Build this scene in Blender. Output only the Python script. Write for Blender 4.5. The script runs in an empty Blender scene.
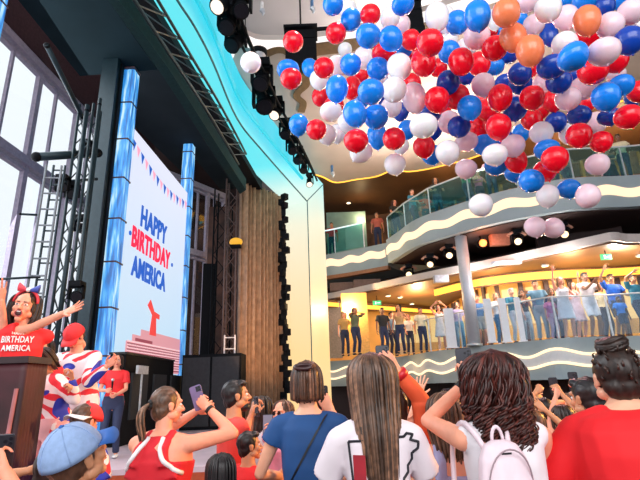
import bpy, bmesh, math, random
from mathutils import Vector, Matrix, noise, Quaternion
random.seed(7)
PI = math.pi
SC = bpy.context.scene
COL = SC.collection

# ------------------------------------------------------------------ camera
F = 465.0; PITCH = math.radians(17.3); ROLL = math.radians(2.1); CZ = 1.58
fw = Vector((0, math.cos(PITCH), math.sin(PITCH)))
rt0 = Vector((1, 0, 0)); up0 = Vector((0, -math.sin(PITCH), math.cos(PITCH)))
rt = rt0*math.cos(ROLL) - up0*math.sin(ROLL)
up = up0*math.cos(ROLL) + rt0*math.sin(ROLL)
CAM = Vector((0, 0, CZ))
cd = bpy.data.cameras.new('camera'); cam = bpy.data.objects.new('camera', cd); COL.objects.link(cam)
cd.sensor_width = 36; cd.lens = F/640*36; cd.clip_start = 0.05; cd.clip_end = 300
M3 = Matrix((rt, up, -fw)).transposed()
cam.matrix_world = Matrix.Translation(CAM) @ M3.to_4x4()
SC.camera = cam

# ------------------------------------------------------------------ world, view
w = bpy.data.worlds.new('sky'); SC.world = w; w.use_nodes = True
wn = w.node_tree.nodes; wl = w.node_tree.links
bg = wn['Background']; bg.inputs[1].default_value = 1.15
tc = wn.new('ShaderNodeTexCoord'); sp = wn.new('ShaderNodeSeparateXYZ'); wl.new(tc.outputs['Generated'], sp.inputs[0])
rp = wn.new('ShaderNodeValToRGB'); wl.new(sp.outputs[2], rp.inputs[0]); wl.new(rp.outputs[0], bg.inputs[0])
rp.color_ramp.elements[0].color = (0.85, 0.88, 0.92, 1); rp.color_ramp.elements[1].color = (0.90, 0.95, 1, 1)
SC.view_settings.view_transform = 'Standard'; SC.view_settings.look = 'None'
SC.view_settings.exposure = 0.12; SC.view_settings.gamma = 1.0; SC.view_settings.use_curve_mapping = False

def P(px, py, Y):
    """world point with depth Y seen at a place in the frame"""
    d = fw*F + rt*(px-320) + up*(240-py)
    return CAM + d*(Y/d.y)
def Z(px, py, z):
    d = fw*F + rt*(px-320) + up*(240-py)
    return CAM + d*((z-CZ)/d.z)
def proj(p):
    v = Vector(p)-CAM; k = v.dot(fw)
    return 320+F*v.dot(rt)/k, 240-F*v.dot(up)/k
def flat(px, py, Y, z=0):
    p = P(px, py, Y); return Vector((p.x, p.y, z))

def area(name, loc, target, size, power, color, sy=None):
    l = bpy.data.lights.new(name, 'AREA'); l.energy = power; l.color = color; l.size = size
    if sy: l.shape = 'RECTANGLE'; l.size_y = sy
    o = bpy.data.objects.new(name, l); COL.objects.link(o); o.location = loc
    o.rotation_euler = (Vector(target)-Vector(loc)).to_track_quat('-Z', 'Y').to_euler(); return o
def point(name, loc, power, color, r=.15):
    l = bpy.data.lights.new(name, 'POINT'); l.energy = power; l.color = color; l.shadow_soft_size = r
    o = bpy.data.objects.new(name, l); COL.objects.link(o); o.location = loc; return o
def spot(name, loc, target, power, color, ang=50, r=.15):
    l = bpy.data.lights.new(name, 'SPOT'); l.energy = power; l.color = color; l.shadow_soft_size = r
    l.spot_size = math.radians(ang); l.spot_blend = .5
    o = bpy.data.objects.new(name, l); COL.objects.link(o); o.location = loc
    o.rotation_euler = (Vector(target)-Vector(loc)).to_track_quat('-Z', 'Y').to_euler(); return o

# daylight through the tall window wall on the left, and an added unseen fill behind the crowd
area('window_daylight', (-6.4, 6.5, 7.0), (1.5, 7, 4.0), 9, 700, (.93, .96, 1), 7)
area('rear_fill', (1.5, -7.0, 6.5), (1, 8, 3.5), 12, 950, (1, .98, .97), 6)
area('soffit_fill', (4.0, 13.5, 7.6), (3.0, 11.5, 12), 3.5, 420, (1, .80, .66), 2)  # unseen fill added above the deck to brighten the soffit
area('ceiling_fill', (3.0, 13.2, 10.45), (1.5, 6, 13), 3, 420, (1, .93, .90), 2)  # added lamp without a fixture, lifts the tall atrium ceiling
# stage lamps of the house: warm ones over the dance floor, a pink wash over the front of the stage
spot('stage_wash', (1.0, 4.6, 9.0), (-2.6, 4.6, 1.8), 1300, (1, .80, .72), 44)
spot('floor_wash', (6.4, 5.2, 3.0), (2.0, 4.3, 1.45), 2200, (1, .42, .09), 40)
spot('crowd_wash', (3.0, 9.5, 8.6), (1.4, 2.4, 1.5), 900, (1, .42, .48), 40)

# ------------------------------------------------------------------ materials
MATS = {}
def mat(name, col, rough=.6, metal=0, emit=None, es=1.0, noise_s=None, noise_a=.15, spec=.5, alpha=None, sub=0, coat=0, bump=0):
    if name in MATS: return MATS[name]
    m = bpy.data.materials.new(name); m.use_nodes = True; MATS[name] = m
    nt = m.node_tree; b = nt.nodes['Principled BSDF']
    b.inputs['Base Color'].default_value = (*col, 1); b.inputs['Roughness'].default_value = rough
    b.inputs['Metallic'].default_value = metal; b.inputs['Specular IOR Level'].default_value = spec
    if coat: b.inputs['Coat Weight'].default_value = coat; b.inputs['Coat Roughness'].default_value = .08
    if sub: b.inputs['Subsurface Weight'].default_value = sub; b.inputs['Subsurface Radius'].default_value = (.05, .03, .02)
    if emit: b.inputs['Emission Color'].default_value = (*emit, 1); b.inputs['Emission Strength'].default_value = es
    s = noise_s or 14
    t = nt.nodes.new('ShaderNodeTexCoord'); n = nt.nodes.new('ShaderNodeTexNoise'); n.inputs['Scale'].default_value = s
    nt.links.new(t.outputs['Object'], n.inputs['Vector'])
    r = nt.nodes.new('ShaderNodeValToRGB'); nt.links.new(n.outputs['Fac'], r.inputs[0])
    a = noise_a
    r.color_ramp.elements[0].position = .3; r.color_ramp.elements[1].position = .7
    r.color_ramp.elements[0].color = (*[max(0, c*(1-a)) for c in col], 1)
    r.color_ramp.elements[1].color = (*[min(1, c*(1+a)) for c in col], 1)
    nt.links.new(r.outputs[0], b.inputs['Base Color'])
    if bump:
        bp = nt.nodes.new('ShaderNodeBump'); bp.inputs['Strength'].default_value = bump; bp.inputs['Distance'].default_value = .01
        nt.links.new(n.outputs['Fac'], bp.inputs['Height']); nt.links.new(bp.outputs[0], b.inputs['Normal'])
    return m
def emat(name, col, s=1.0):
    if name in MATS: return MATS[name]
    m = bpy.data.materials.new(name); m.use_nodes = True; MATS[name] = m
    nt = m.node_tree; b = nt.nodes['Principled BSDF']
    b.inputs['Base Color'].default_value = (*[c*.3 for c in col], 1); b.inputs['Roughness'].default_value = .5
    b.inputs['Emission Color'].default_value = (*col, 1); b.inputs['Emission Strength'].default_value = s
    return m
def glass(name, tint=(.9, .97, .97), refl=.12, opac=0.0, oc=(.1, .5, .5)):
    if name in MATS: return MATS[name]
    m = bpy.data.materials.new(name); m.use_nodes = True; MATS[name] = m
    nt = m.node_tree; nt.nodes.clear()
    o = nt.nodes.new('ShaderNodeOutputMaterial'); tr = nt.nodes.new('ShaderNodeBsdfTransparent'); gl = nt.nodes.new('ShaderNodeBsdfGlossy')
    tr.inputs[0].default_value = (*tint, 1); gl.inputs['Roughness'].default_value = .03
    mx = nt.nodes.new('ShaderNodeMixShader'); mx.inputs[0].default_value = refl
    nt.links.new(tr.outputs[0], mx.inputs[1]); nt.links.new(gl.outputs[0], mx.inputs[2]); last = mx
    if opac:
        df = nt.nodes.new('ShaderNodeBsdfDiffuse'); df.inputs[0].default_value = (*oc, 1)
        m2 = nt.nodes.new('ShaderNodeMixShader'); m2.inputs[0].default_value = opac
        nt.links.new(mx.outputs[0], m2.inputs[1]); nt.links.new(df.outputs[0], m2.inputs[2]); last = m2
    nt.links.new(last.outputs[0], o.inputs[0]); return m

black = mat('black_paint', (.004, .005, .007), .7, spec=.12)
dteal = mat('dark_teal_steel', (.010, .026, .034), .45, .3)
slabm = mat('charcoal_soffit', (.010, .022, .028), .85, noise_s=1.2, spec=.06)
whitem = mat('white_frame', (.55, .5, .6), .5)
brownd = mat('dark_brown_panel', (.03, .018, .018), .8, noise_s=2, spec=.1)
fasc = mat('grey_fascia', (.30, .37, .40), .5, noise_s=1.5, noise_a=.08)
chrome = mat('brushed_steel', (.55, .6, .65), .3, .8)
goldc = mat('gold_panel', (.45, .22, .05), .4, .2, noise_s=4, noise_a=.4)
beige = mat('beige_soffit', (.50, .42, .38), .7, noise_s=1.0, noise_a=.08)
greyceil = mat('grey_ceiling', (.55, .50, .48), .7, noise_s=.5, noise_a=.12)
brownceil = mat('brown_ceiling', (.13, .06, .025), .5, noise_s=1, noise_a=.2)
wavebrown = mat('brown_inlay', (.16, .095, .04), .6)
warmglow = emat('warm_cove_glow', (1, .46, .05), 1.9)
creamglow = emat('cream_wave_glow', (1, .72, .47), 1.15)
creamhot = emat('cream_wave_edge', (1, .76, .48), 1.35)

# ------------------------------------------------------------------ mesh helpers
def link(name, me, m, parent=None, smooth=False, kind=None, label=None):
    o = bpy.data.objects.new(name, me); COL.objects.link(o)
    for k in (m if isinstance(m, (list, tuple)) else [m]): me.materials.append(k)
    if parent: o.parent = parent
    if smooth:
        for p in me.polygons: p.use_smooth = True
    if kind: o['kind'] = kind
    if label: o['label'] = label
    return o
def tag(o, label, cat, group=None):
    o['label'] = label; o['category'] = cat
    if group: o['group'] = group
    return o
def thing(name, label, cat, loc=(0, 0, 0), rz=0, group=None):
    o = bpy.data.objects.new(name, None); COL.objects.link(o); o.location = loc; o.rotation_euler = (0, 0, rz)
    return tag(o, label, cat, group)
class MB:
    def __init__(s): s.v = []; s.f = []; s.mi = []
    def add(s, vs, fs, mi=0):
        k = len(s.v); s.v += [Vector(v) for v in vs]; s.f += [[k+i for i in f] for f in fs]; s.mi += [mi]*len(fs); return s
    def box(s, c, d, rz=0, mi=0, R=None):
        R = R or Matrix.Rotation(rz, 3, 'Z'); c = Vector(c)
        vs = [c + R @ Vector((x*d[0]/2, y*d[1]/2, z*d[2]/2)) for x in (-1, 1) for y in (-1, 1) for z in (-1, 1)]
        return s.add(vs, [(0, 1, 3, 2), (4, 6, 7, 5), (0, 4, 5, 1), (2, 3, 7, 6), (0, 2, 6, 4), (1, 5, 7, 3)], mi)
    def loft(s, rings, mi=0, cap=True, closed=False):
        n = len(rings[0]); vs = [v for r in rings for v in r]; fs = []
        m = len(rings)
        for i in range(m if closed else m-1):
            a = i*n; b = ((i+1) % m)*n
            for j in range(n): fs.append((a+j, a+(j+1) % n, b+(j+1) % n, b+j))
        if cap and not closed: fs.append(tuple(range(n))[::-1]); fs.append(tuple((m-1)*n+j for j in range(n)))
        return s.add(vs, fs, mi)
    def tube(s, pts, r, n=8, mi=0, cap=True):
        pts = [Vector(p) for p in pts]; rs = r if isinstance(r, (list, tuple)) else [r]*len(pts); rings = []
        nrm = None
        for i, p in enumerate(pts):
            t = (pts[min(i+1, len(pts)-1)]-pts[max(i-1, 0)])
            if t.length < 1e-7: t = Vector((0, 0, 1))
            t.normalize()
            if nrm is None: nrm = t.orthogonal().normalized()
            else:
                nrm = nrm - t*nrm.dot(t)
                nrm = nrm.normalized() if nrm.length > 1e-6 else t.orthogonal().normalized()
            b = t.cross(nrm)
            rings.append([p + (nrm*math.cos(2*PI*k/n) + b*math.sin(2*PI*k/n))*rs[i] for k in range(n)])
        return s.loft(rings, mi, cap)
    def ell(s, c, r, n=12, m=8, R=None, mi=0):
        c = Vector(c); r = (r, r, r) if not hasattr(r, '__len__') else r
        R = R or Matrix.Identity(3); rings = []
        for i in range(m+1):
            a = -PI/2 + PI*i/m; ca = max(math.cos(a), .02)
            rings.append([c + R @ Vector((r[0]*ca*math.cos(2*PI*k/n), r[1]*ca*math.sin(2*PI*k/n), r[2]*math.sin(a))) for k in range(n)])
        return s.loft(rings, mi)
    def prism(s, poly, z0, z1, mi=0):
        n = len(poly)
        vs = [(p[0], p[1], z0) for p in poly] + [(p[0], p[1], z1) for p in poly]
        return s.add(vs, [tuple(range(n))[::-1], tuple(range(n, 2*n))] + [(i, (i+1) % n, n+(i+1) % n, n+i) for i in range(n)], mi)
    def mesh(s, name):
        me = bpy.data.meshes.new(name); me.from_pydata([tuple(v) for v in s.v], [], s.f)
        for p, i in zip(me.polygons, s.mi): p.material_index = i
        bm = bmesh.new(); bm.from_mesh(me); bmesh.ops.recalc_face_normals(bm, faces=bm.faces); bm.to_mesh(me); bm.free()
        return me
    def obj(s, name, m, parent=None, smooth=False, kind=None, label=None):
        return link(name, s.mesh(name), m, parent, smooth, kind, label)
def struct(name, mb, m, smooth=False): return mb.obj(name, m, None, smooth, 'structure')
def cat(pts, n=6):
    """smooth curve through points"""
    pts = [Vector(p) for p in pts]; out = []
    for i in range(len(pts)-1):
        p0 = pts[max(i-1, 0)]; p1 = pts[i]; p2 = pts[i+1]; p3 = pts[min(i+2, len(pts)-1)]
        for k in range(n):
            t = k/n
            out.append(.5*((2*p1)+(p2-p0)*t+(2*p0-5*p1+4*p2-p3)*t*t+(3*p1-p0-3*p2+p3)*t**3))
    out.append(pts[-1]); return out
def off2(line, d):
    """offset of a plan curve, positive = left of travel"""
    o = []
    for i, p in enumerate(line):
        t = line[min(i+1, len(line)-1)]-line[max(i-1, 0)]; t.z = 0; t.normalize()
        o.append(Vector((p.x - t.y*d, p.y + t.x*d, p.z)))
    return o
def band(line, z0, z1, th):
    """upright band of a thickness along a plan curve"""
    b = MB(); o = off2(line, th); rings = []
    for p, q in zip(line, o): rings.append([Vector((p.x, p.y, z0)), Vector((p.x, p.y, z1)), Vector((q.x, q.y, z1)), Vector((q.x, q.y, z0))])
    return b.loft(rings)
def deckplate(line, depth, z0, z1):
    b = MB(); o = off2(line, depth); rings = []
    for p, q in zip(line, o): rings.append([Vector((p.x, p.y, z0)), Vector((p.x, p.y, z1)), Vector((q.x, q.y, z1)), Vector((q.x, q.y, z0))])
    return b.loft(rings)
def resample(line, step):
    out = [line[0].copy()]; acc = 0
    for a, b in zip(line, line[1:]):
        L = (b-a).length
        while acc + L >= step:
            t = (step-acc)/L; a = a + (b-a)*t; out.append(a.copy()); L = (b-a).length; acc = 0
        acc += L
    return out

# ------------------------------------------------------------------ structure: floor, ceiling
struct('floor', MB().box((2, 10, -.1), (36, 44, .2)), mat('dark_carpet', (.05, .02, .03), .9, noise_s=3, noise_a=.5))
struct('ceiling', MB().box((6, 12, 13.2), (27.2, 40, .3)), greyceil)
struct('wall_back', MB().box((3, 31.6, 6.5), (34, .3, 13.4)), brownd)
struct('wall_right', MB().box((19.5, 16, 6.5), (.3, 30, 13.4)), brownd)

# stage deck
ye = Z(125, 469, .6).y
sp_ = [(-8.9, 2.2), (-1.72, 2.2), (-1.72, 4.3), (-3.4, ye-.7), (-3.3, ye-.05), (-1.0, ye), (-.9, 8), (-.9, 16.2), (-8.9, 16.2)]
stage_top = mat('pink_lit_stage_floor', (.62, .50, .56), .35, noise_s=3, noise_a=.08)
st = MB().prism(sp_, 0, .53); st.prism(sp_, .531, .6, 1)
struct('floor_stage', st, [mat('stage_fascia_maroon', (.45, .08, .03), .5), stage_top])

# left window wall
VX, VY = P(345, 382, 100).x/100, 1
ud = Vector((VX, 1, 0)).normalized(); un = Vector((ud.y, -ud.x, 0))      # along the wall, and towards the room
Wp = -7.6
def onwall(W, px, py):
    d = fw*F + rt*(px-320) + up*(240-py); k = W/d.dot(un); return CAM + d*k
pA = onwall(Wp, 0, 145); pT = onwall(Wp, 0, 27); ztr = pA.z; ztop = pT.z
mull = mat('mauve_mullion', (.33, .28, .36), .5); panem = glass('window_pane', (.97, .985, 1), .06)
def window_wall(name, a, b, zs, n, top):
    """glazed wall from a to b: mullions, transoms at zs, panes; solid band above"""
    d = (b-a); L = d.length; d.normalize(); ang = math.atan2(d.y, d.x); out = Vector((-d.y, d.x, 0))
    fr = MB()
    for i in range(n+1):
        p = a + d*(L*i/n); fr.box((p.x, p.y, (.6+top)/2), (.15, .12, top-.6), ang)
        if i < n:
            q = a + d*(L*(i+.42)/n); fr.box((q.x, q.y, (.6+top)/2), (.07, .08, top-.6), ang)
    for z in zs:
        c = (a+b)/2; fr.box((c.x, c.y, z), (L, .26, .22), ang); fr.box((c.x, c.y, z-.22), (L, .14, .07), ang)
    f = fr.obj(name, mull, None, kind='structure')
    MB().box(((a+b)/2).to_tuple()[:2]+((.6+top)/2,), (L, .02, top-.6), ang).obj('pane', panem, f)
    return f
a0 = un*Wp + ud*3; a0.z = 0; b0 = un*Wp + ud*17; b0.z = 0
window_wall('window_1', a0, b0, (1.2, ztr, ztop), 8, ztop)
cc = (a0+b0)/2 - un*.1; ang0 = math.atan2(ud.y, ud.x)
struct('wall_left', MB().box((cc.x, cc.y, (ztop+13.1)/2+.1), (14, .5, 13.1-ztop), ang0), mat('maroon_brown_wall', (.05, .025, .03), .8, spec=.1))
w2a = flat(178, 250, 16.4); w2b = flat(222, 262, 18.2)
zt2 = P(190, 250, 16.6).z
window_wall('window_2', w2a+(w2a-w2b)*.6, w2b, (zt2, P(200, 188, 17.2).z), 4, P(200, 188, 17.2).z)
struct('wall_stage', MB().box(((w2a.x+w2b.x)/2-.3, 18.4, 10.6), (5, .2, 5.2)), brownd)

# charcoal soffits above the stage
def slab(name, pxs, z, th, m=slabm):
    return struct(name, MB().prism([Z(x, y, z).to_tuple()[:2] for x, y in pxs], z, z+th), m)
zs1 = P(130, 71, 9.9).z; zs2 = P(192, 143, 14.3).z
slab('trim_1', [(18, 0), (80, 76), (157, 70), (108, 0), (47, -95), (-25, -55)], zs1, .45)
slab('trim_2', [(128, 74), (160, 70), (237, 192), (226, 196), (196, 160), (186, 176), (128, 120)], zs2, .4, mat('grey_soffit', (.020, .026, .032), .85, noise_s=1, spec=.06))
slab('trim_3', [(108, 0), (160, 72), (240, 194), (246, 190), (168, 68), (118, 0), (50, -110), (40, -108)], 7.15, .35, mat('teal_beam', (.008, .030, .032), .7, spec=.1))
slab('trim_4', [(119, -2), (168, 66), (246, 188), (262, 190), (216, 112), (146, -2), (80, -110), (60, -108)], 7.8, .9, black)

# ------------------------------------------------------------------ the lit arch around the stage
zA, zB = 8.0, 9.4
Lp = [(60, -150), (115, -45), (145, 0), (160, 32), (186, 76), (212, 118), (245, 163), (289, 206)]
Cp = [(110, -150), (152, -45), (177.5, 0), (195, 27), (213, 62), (237, 118), (262, 150), (307, 201)]
La = [Z(x, y, zA) for x, y in Lp]; Ca = [Z(x, y, zA) for x, y in Cp]
Lc = cat(La, 5); Cc = cat(Ca, 5); N = len(Lc)
Tc = [Vector((p.x, p.y, zB)) for p in Cc]
tcorner = Z(323, 184, zB)
for i in range(8):                     # the far corner, where fascia turns down into the leg
    k = N-8+i; t = (i+1)/8
    Tc[k] = Tc[k].lerp(Vector((tcorner.x, tcorner.y, zB)), t**2)
def arch_mat():
    m = bpy.data.materials.new('led_arch_gradient'); m.use_nodes = True; nt = m.node_tree; b = nt.nodes['Principled BSDF']
    t = nt.nodes.new('ShaderNodeTexCoord'); s = nt.nodes.new('ShaderNodeSeparateXYZ'); r = nt.nodes.new('ShaderNodeValToRGB')
    mp = nt.nodes.new('ShaderNodeMapRange'); mp.inputs[1].default_value = 12.8; mp.inputs[2].default_value = 16.8; mp.inputs[3].default_value = 0; mp.inputs[4].default_value = -.17
    ma = nt.nodes.new('ShaderNodeMath'); ma.operation = 'MULTIPLY_ADD'; ma.inputs[1].default_value = .1
    nt.links.new(t.outputs['Object'], s.inputs[0]); nt.links.new(s.outputs[1], mp.inputs[0]); nt.links.new(s.outputs[2], ma.inputs[0]); nt.links.new(mp.outputs[0], ma.inputs[2]); nt.links.new(ma.outputs[0], r.inputs[0])
    e = r.color_ramp.elements; e[0].position = .12; e[0].color = (1, .68, .30, 1); e[1].position = .92; e[1].color = (.01, .62, .80, 1)
    for p, c in ((.36, (1, .76, .46, 1)), (.58, (.88, .86, .66, 1)), (.72, (.62, .90, .84, 1)), (.795, (.14, .82, .90, 1)), (.83, (.04, .64, .80, 1))):
        k = e.new(p); k.color = c
    b.inputs['Base Color'].default_value = (.06, .06, .06, 1)
    nt.links.new(r.outputs[0], b.inputs['Emission Color']); b.inputs['Emission Strength'].default_value = .95
    return m
archm = arch_mat()
ar = MB(); rings = []
for p, q, t in zip(Lc, Cc, Tc):
    back = t + (p-q)*.9; rings.append([p, q, t, Vector((back.x, back.y, zB))])
ar.loft(rings)
A, B = Lc[-1], Cc[-1]; T = Vector((tcorner.x, tcorner.y, 0))
bot = 0.0
Abot = P(291, 392, A.y); Bbot = P(310, 392, B.y)
ring_t = [A.copy(), B.copy(), Tc[-1].copy(), Vector((A.x-.6, A.y+1.2, zB))]
mid = [Vector((A.x, A.y, zA-.02)), Vector((B.x, B.y, zA-.02)), Vector((T.x, T.y, zA-.02)), Vector((A.x-.6, A.y+1.2, zA))]
low = [Vector((v.x, v.y, 0)) for v in mid]
ar.loft([ring_t, mid, low])
arch = struct('wall_arch', ar, archm)
# joint line along the crease and an inner cyan rib
seam = mat('dark_seam', (.02, .12, .15), .6)
off = [q + Vector((0, 0, -.01)) for q in Cc]
MB().tube(off, .022, 6).obj('seam', seam, arch)
MB().tube([B+Vector((.01, -.02, 0)), Vector((B.x+.01, B.y-.02, 0))], .018, 6).obj('seam', seam, arch)
MB().tube([B+Vector((.01, -.03, 0)), Tc[-1]+Vector((.02, -.03, -.02))], .018, 6).obj('seam', seam, arch)
rib = []
for q, t in zip(Cc, Tc):
    m_ = q.lerp(t, .42); d = (q-t); nrm = Vector((1, -.2, 0)).normalized(); rib.append(m_+nrm*.03)
MB().tube(rib[:-2], .055, 6).obj('rib', emat('cyan_rib', (.02, .60, .75), .8), arch)

# ------------------------------------------------------------------ balconies on the right
d3 = [Z(x, y, 6.05) for x, y in ((326, 276), (352, 272), (388, 265.5))]
d3b = [Z(x, y, 6.05) for x, y in ((388, 263), (400, 256), (419, 245), (458, 233), (490, 224.5), (520, 218), (576, 209), (640, 206))]
d3b += [Vector((11.2, 11.9, 6.05)), Vector((14.5, 10.5, 6.05)), Vector((19, 8, 6.05))]
left3 = cat([Z(290, 281, 6.05)]+d3, 4); right3 = cat(d3b, 6)
def wavestrip(line, zc, half, amp, lam, th, m, name, parent, edges=False, dist=.035, ph=0, spread=0):
    ln = resample(line, lam/12); b = MB(); rings = []; s = 0; e1 = []; e2 = []
    of = off2(ln, -dist)
    for i, p in enumerate(of):
        dz = amp*math.sin(2*PI*i/12+ph)
        z0 = zc-half+dz*.7; z1 = zc+half+dz
        q = ln[i]
        rings.append([Vector((p.x, p.y, z0)), Vector((p.x, p.y, z1)), Vector((q.x, q.y, z1)), Vector((q.x, q.y, z0))])
        e1.append(Vector((p.x, p.y, z0))); e2.append(Vector((p.x, p.y, z1)))
    b.loft(rings); b.obj(name, m, parent)
    if edges:
        for e in (e1, e2): MB().tube(off2(e, -.02), .035, 6).obj('wave_edge', creamhot, parent)
def deckedge(name, line, z0, z1, depth):
    f = struct(name, deckplate(line, depth, z0, z1-.02), fasc); return f
D3L = deckedge('trim_5', left3, 6.05, 7.02, 7.0)
D3R = deckedge('trim_6', right3, 6.05, 7.02, 9.0)
wavestrip(left3, 6.58, .15, .06, .95, .05, creamglow, 'wave_light', D3L, ph=1)
wavestrip(right3, 6.52, .14, .07, 1.35, .05, creamglow, 'wave_light', D3R)
struct('trim_7', band(off2(left3, -.02), 5.90, 6.05, .25), mat('bronze_trim', (.30, .13, .06), .4))

d2 = [Z(x, y, 2.53) for x, y in ((431, 351.5), (475, 346.5), (520, 342), (556, 338.5), (595, 336.5), (640, 335.5))]
d2 = [Vector((-.6, 21.0, 2.53)), Vector((1.1, 19.9, 2.53)), Vector((3.0, 18.6, 2.53))] + d2 + [Vector((11, 11.2, 2.53)), Vector((15, 9.5, 2.53)), Vector((19, 7, 2.53))]
line2 = cat(d2, 6)
D2 = struct('trim_8', deckplate(line2, 9.0, 1.5, 2.53), fasc)
wavestrip(line2, 2.02, .16, .085, 1.55, .05, mat('pale_panel', (.62, .64, .66), .5, noise_a=.03), 'wave_light', D2, edges=True)
struct('wall_lower', band(off2(line2, 1.2), 0, 1.5, .2), mat('dark_maroon_wall', (.02, .003, .003), .6))

lipz = 5.02
lp = [Z(x, y, lipz) for x, y in ((300, 302), (325, 299.5), (360, 292.5), (400, 284), (440, 276), (480, 268.5), (540, 256), (600, 243), (617, 240.5), (640, 242))]
lp += [Vector((11.6, 12.1, lipz)), Vector((15, 10.5, lipz)), Vector((19, 8, lipz))]
lip = cat(lp, 4)
LIP = struct('trim_9', deckplate(lip, .7, lipz, lipz+.24), mat('lip_beige', (.50, .45, .43), .5, noise_a=.03))
struct('ceiling_lounge', MB().prism([(q.x, q.y) for q in off2(lip, .12)] + [(19.2, 30), (-1.5, 30)], lipz-.05, lipz-.005), brownceil)
cove = cat([Vector((a, b, 4.6)) for a, b in ((4.3, 17.6), (5.5, 15.9), (7.4, 15.1), (10.5, 14.9), (14, 13.4), (19, 11))], 6)
cv = struct('trim_10', band(cove, 4.62, 4.96, .12), brownceil)
band(off2(cove, -.03), 4.66, 4.90, .02).obj('cove_light', warmglow, cv)
c2 = [P(x, y, d) for x, y, d in ((322, 306, 18.9), (360, 310, 20.0), (400, 313, 21.2), (446, 316, 22.8))]
c2 = [Vector((p.x, p.y, 4.6)) for p in c2]
cv2 = struct('trim_11', band(c2, 4.62, 4.93, .1), brownceil)
band(off2(c2, -.03), 4.66, 4.82, .02).obj('cove_light', warmglow, cv2)
# dark recess between lounge ceiling and deck above
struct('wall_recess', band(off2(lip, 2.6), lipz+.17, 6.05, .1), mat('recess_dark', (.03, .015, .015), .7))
# lounge back wall
lw = [(322, 330, 21.0), (400, 330, 22.5), (446, 320, 22.6)]
lwl = [flat(x, y, d, 0) for x, y, d in lw] + [Vector((a, b, 0)) for a, b in ((6.1, 16.6), (7.8, 15.8), (10.8, 15.6), (14.4, 14.1), (19.2, 11.9))]
LW = struct('wall_lounge', band(lwl, 2.53, 5.0, .2), mat('amber_wall', (.75, .42, .12), .5, noise_s=1))
# lit panels and dark mullions of the lounge wall
pl_ = MB(); dk = MB(); rs = resample(lwl, .78)
for i in range(2, len(rs)-1):
    p = rs[i]; q = rs[i+1]; d = (q-p).normalized(); n = Vector((d.y, -d.x, 0)); c = (p+q)/2 + n*.05; a = math.atan2(d.y, d.x)
    if p.x > 2.4: pl_.box((c.x, c.y, 3.95), (.5 if p.x > 5.3 else .74, .05, 1.25), a)
    if p.x > 5.6: dk.box((p.x+n.x*.08, p.y+n.y*.08, 3.8), (.16, .08, 2.2), a)
pl_.obj('lit_panel', emat('lit_window_panel', (1, .60, .22), 1.0), LW)
dk.obj('mullion', mat('dark_wood', (.07, .04, .05), .5), LW)
# columns and grey door at the left end of the lounge
for nm, x0, x1, d, m in (('wall_pier', 343, 369, 17.8, mat('gold_pier', (.78, .45, .12), .5)), ('door_1', 327, 342, 19.5, mat('grey_door', (.30, .27, .27), .5))):
    a = flat(x0, 340, d); b = flat(x1, 340, d)
    o_ = struct(nm, MB().box(((a.x+b.x)/2, d, 3.75), (b.x-a.x, .3, 2.3)), m)
MB().box((o_.location.x+flat(335, 340, 19.3).x+.2, 19.3, 3.6), (.04, .05, .3)).obj('door_handle', chrome, o_)

# deck-three ceiling: beige soffit with a warm lit wavy edge, brown ceiling beyond
wz = 9.7
we = [(300, 170), (322, 176), (336, 182), (356, 179), (376, 176), (392, 170), (410, 171), (430, 168), (446, 164), (470, 158), (500, 146), (540, 126), (590, 108), (640, 96), (700, 80)]
wpts = [Z(x, y, wz) for x, y in we]
wcv = cat(wpts, 5)
front = [Z(x, y, wz) for x, y in ((232, 60), (240, 44), (248, 47), (262, 51), (300, 50), (345, 44), (400, 30), (470, 10), (560, -20), (700, -60))]
fcv = cat(front, 5)
sf = MB(); n_ = 60
def samp(c, t):
    k = t*(len(c)-1); i = min(int(k), len(c)-2); return c[i].lerp(c[i+1], k-i)
rings = []
for i in range(n_+1):
    a = samp(fcv, i/n_); b = samp(wcv, i/n_)
    rings.append([Vector((a.x, a.y, wz)), Vector((b.x, b.y, wz)), Vector((b.x, b.y, wz+.5)), Vector((a.x, a.y, wz+.5))])
sf.loft(rings)
SF = struct('ceiling_upper', sf, beige)
band(off2(wcv, .02), wz-.02, wz+.34, .05).obj('cove_light', warmglow, SF)
band(off2(fcv, -.05), wz-.02, wz+.30, .05).obj('lit_edge', emat('cool_edge_glow', (1, .93, .90), .9), SF)
def inlay(pxs, wdt):
    l = cat([Z(x, y, wz-.02) for x, y in pxs], 6); b = MB(); o = off2(l, wdt/2); u = off2(l, -wdt/2); r = []
    for p, q in zip(o, u): r.append([p, q, q-Vector((0, 0, .02)), p-Vector((0, 0, .02))])
    b.loft(r).obj('wave_inlay', wavebrown, SF)
inlay([(266, 54), (276, 50), (286, 51), (293, 58), (299, 66), (303, 74), (306, 84), (298, 92), (297, 97), (303, 103), (301, 112)], .22)
inlay([(312, 50), (326, 48), (342, 46), (370, 42), (410, 32), (470, 20)], .45)
struct('ceiling_promenade', MB().prism([(-.5, 15.2), (19.3, 8.5), (19.3, 31), (-3, 31)], wz+.52, wz+.7), brownceil)
# teal glazed lift lobby at the far left of deck three
lob = struct('wall_lobby', MB().box((1.3, 21.4, 8.3), (1.9, .2, 2.6)), mat('teal_panel', (.22, .38, .36), .3, noise_s=2))
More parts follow.
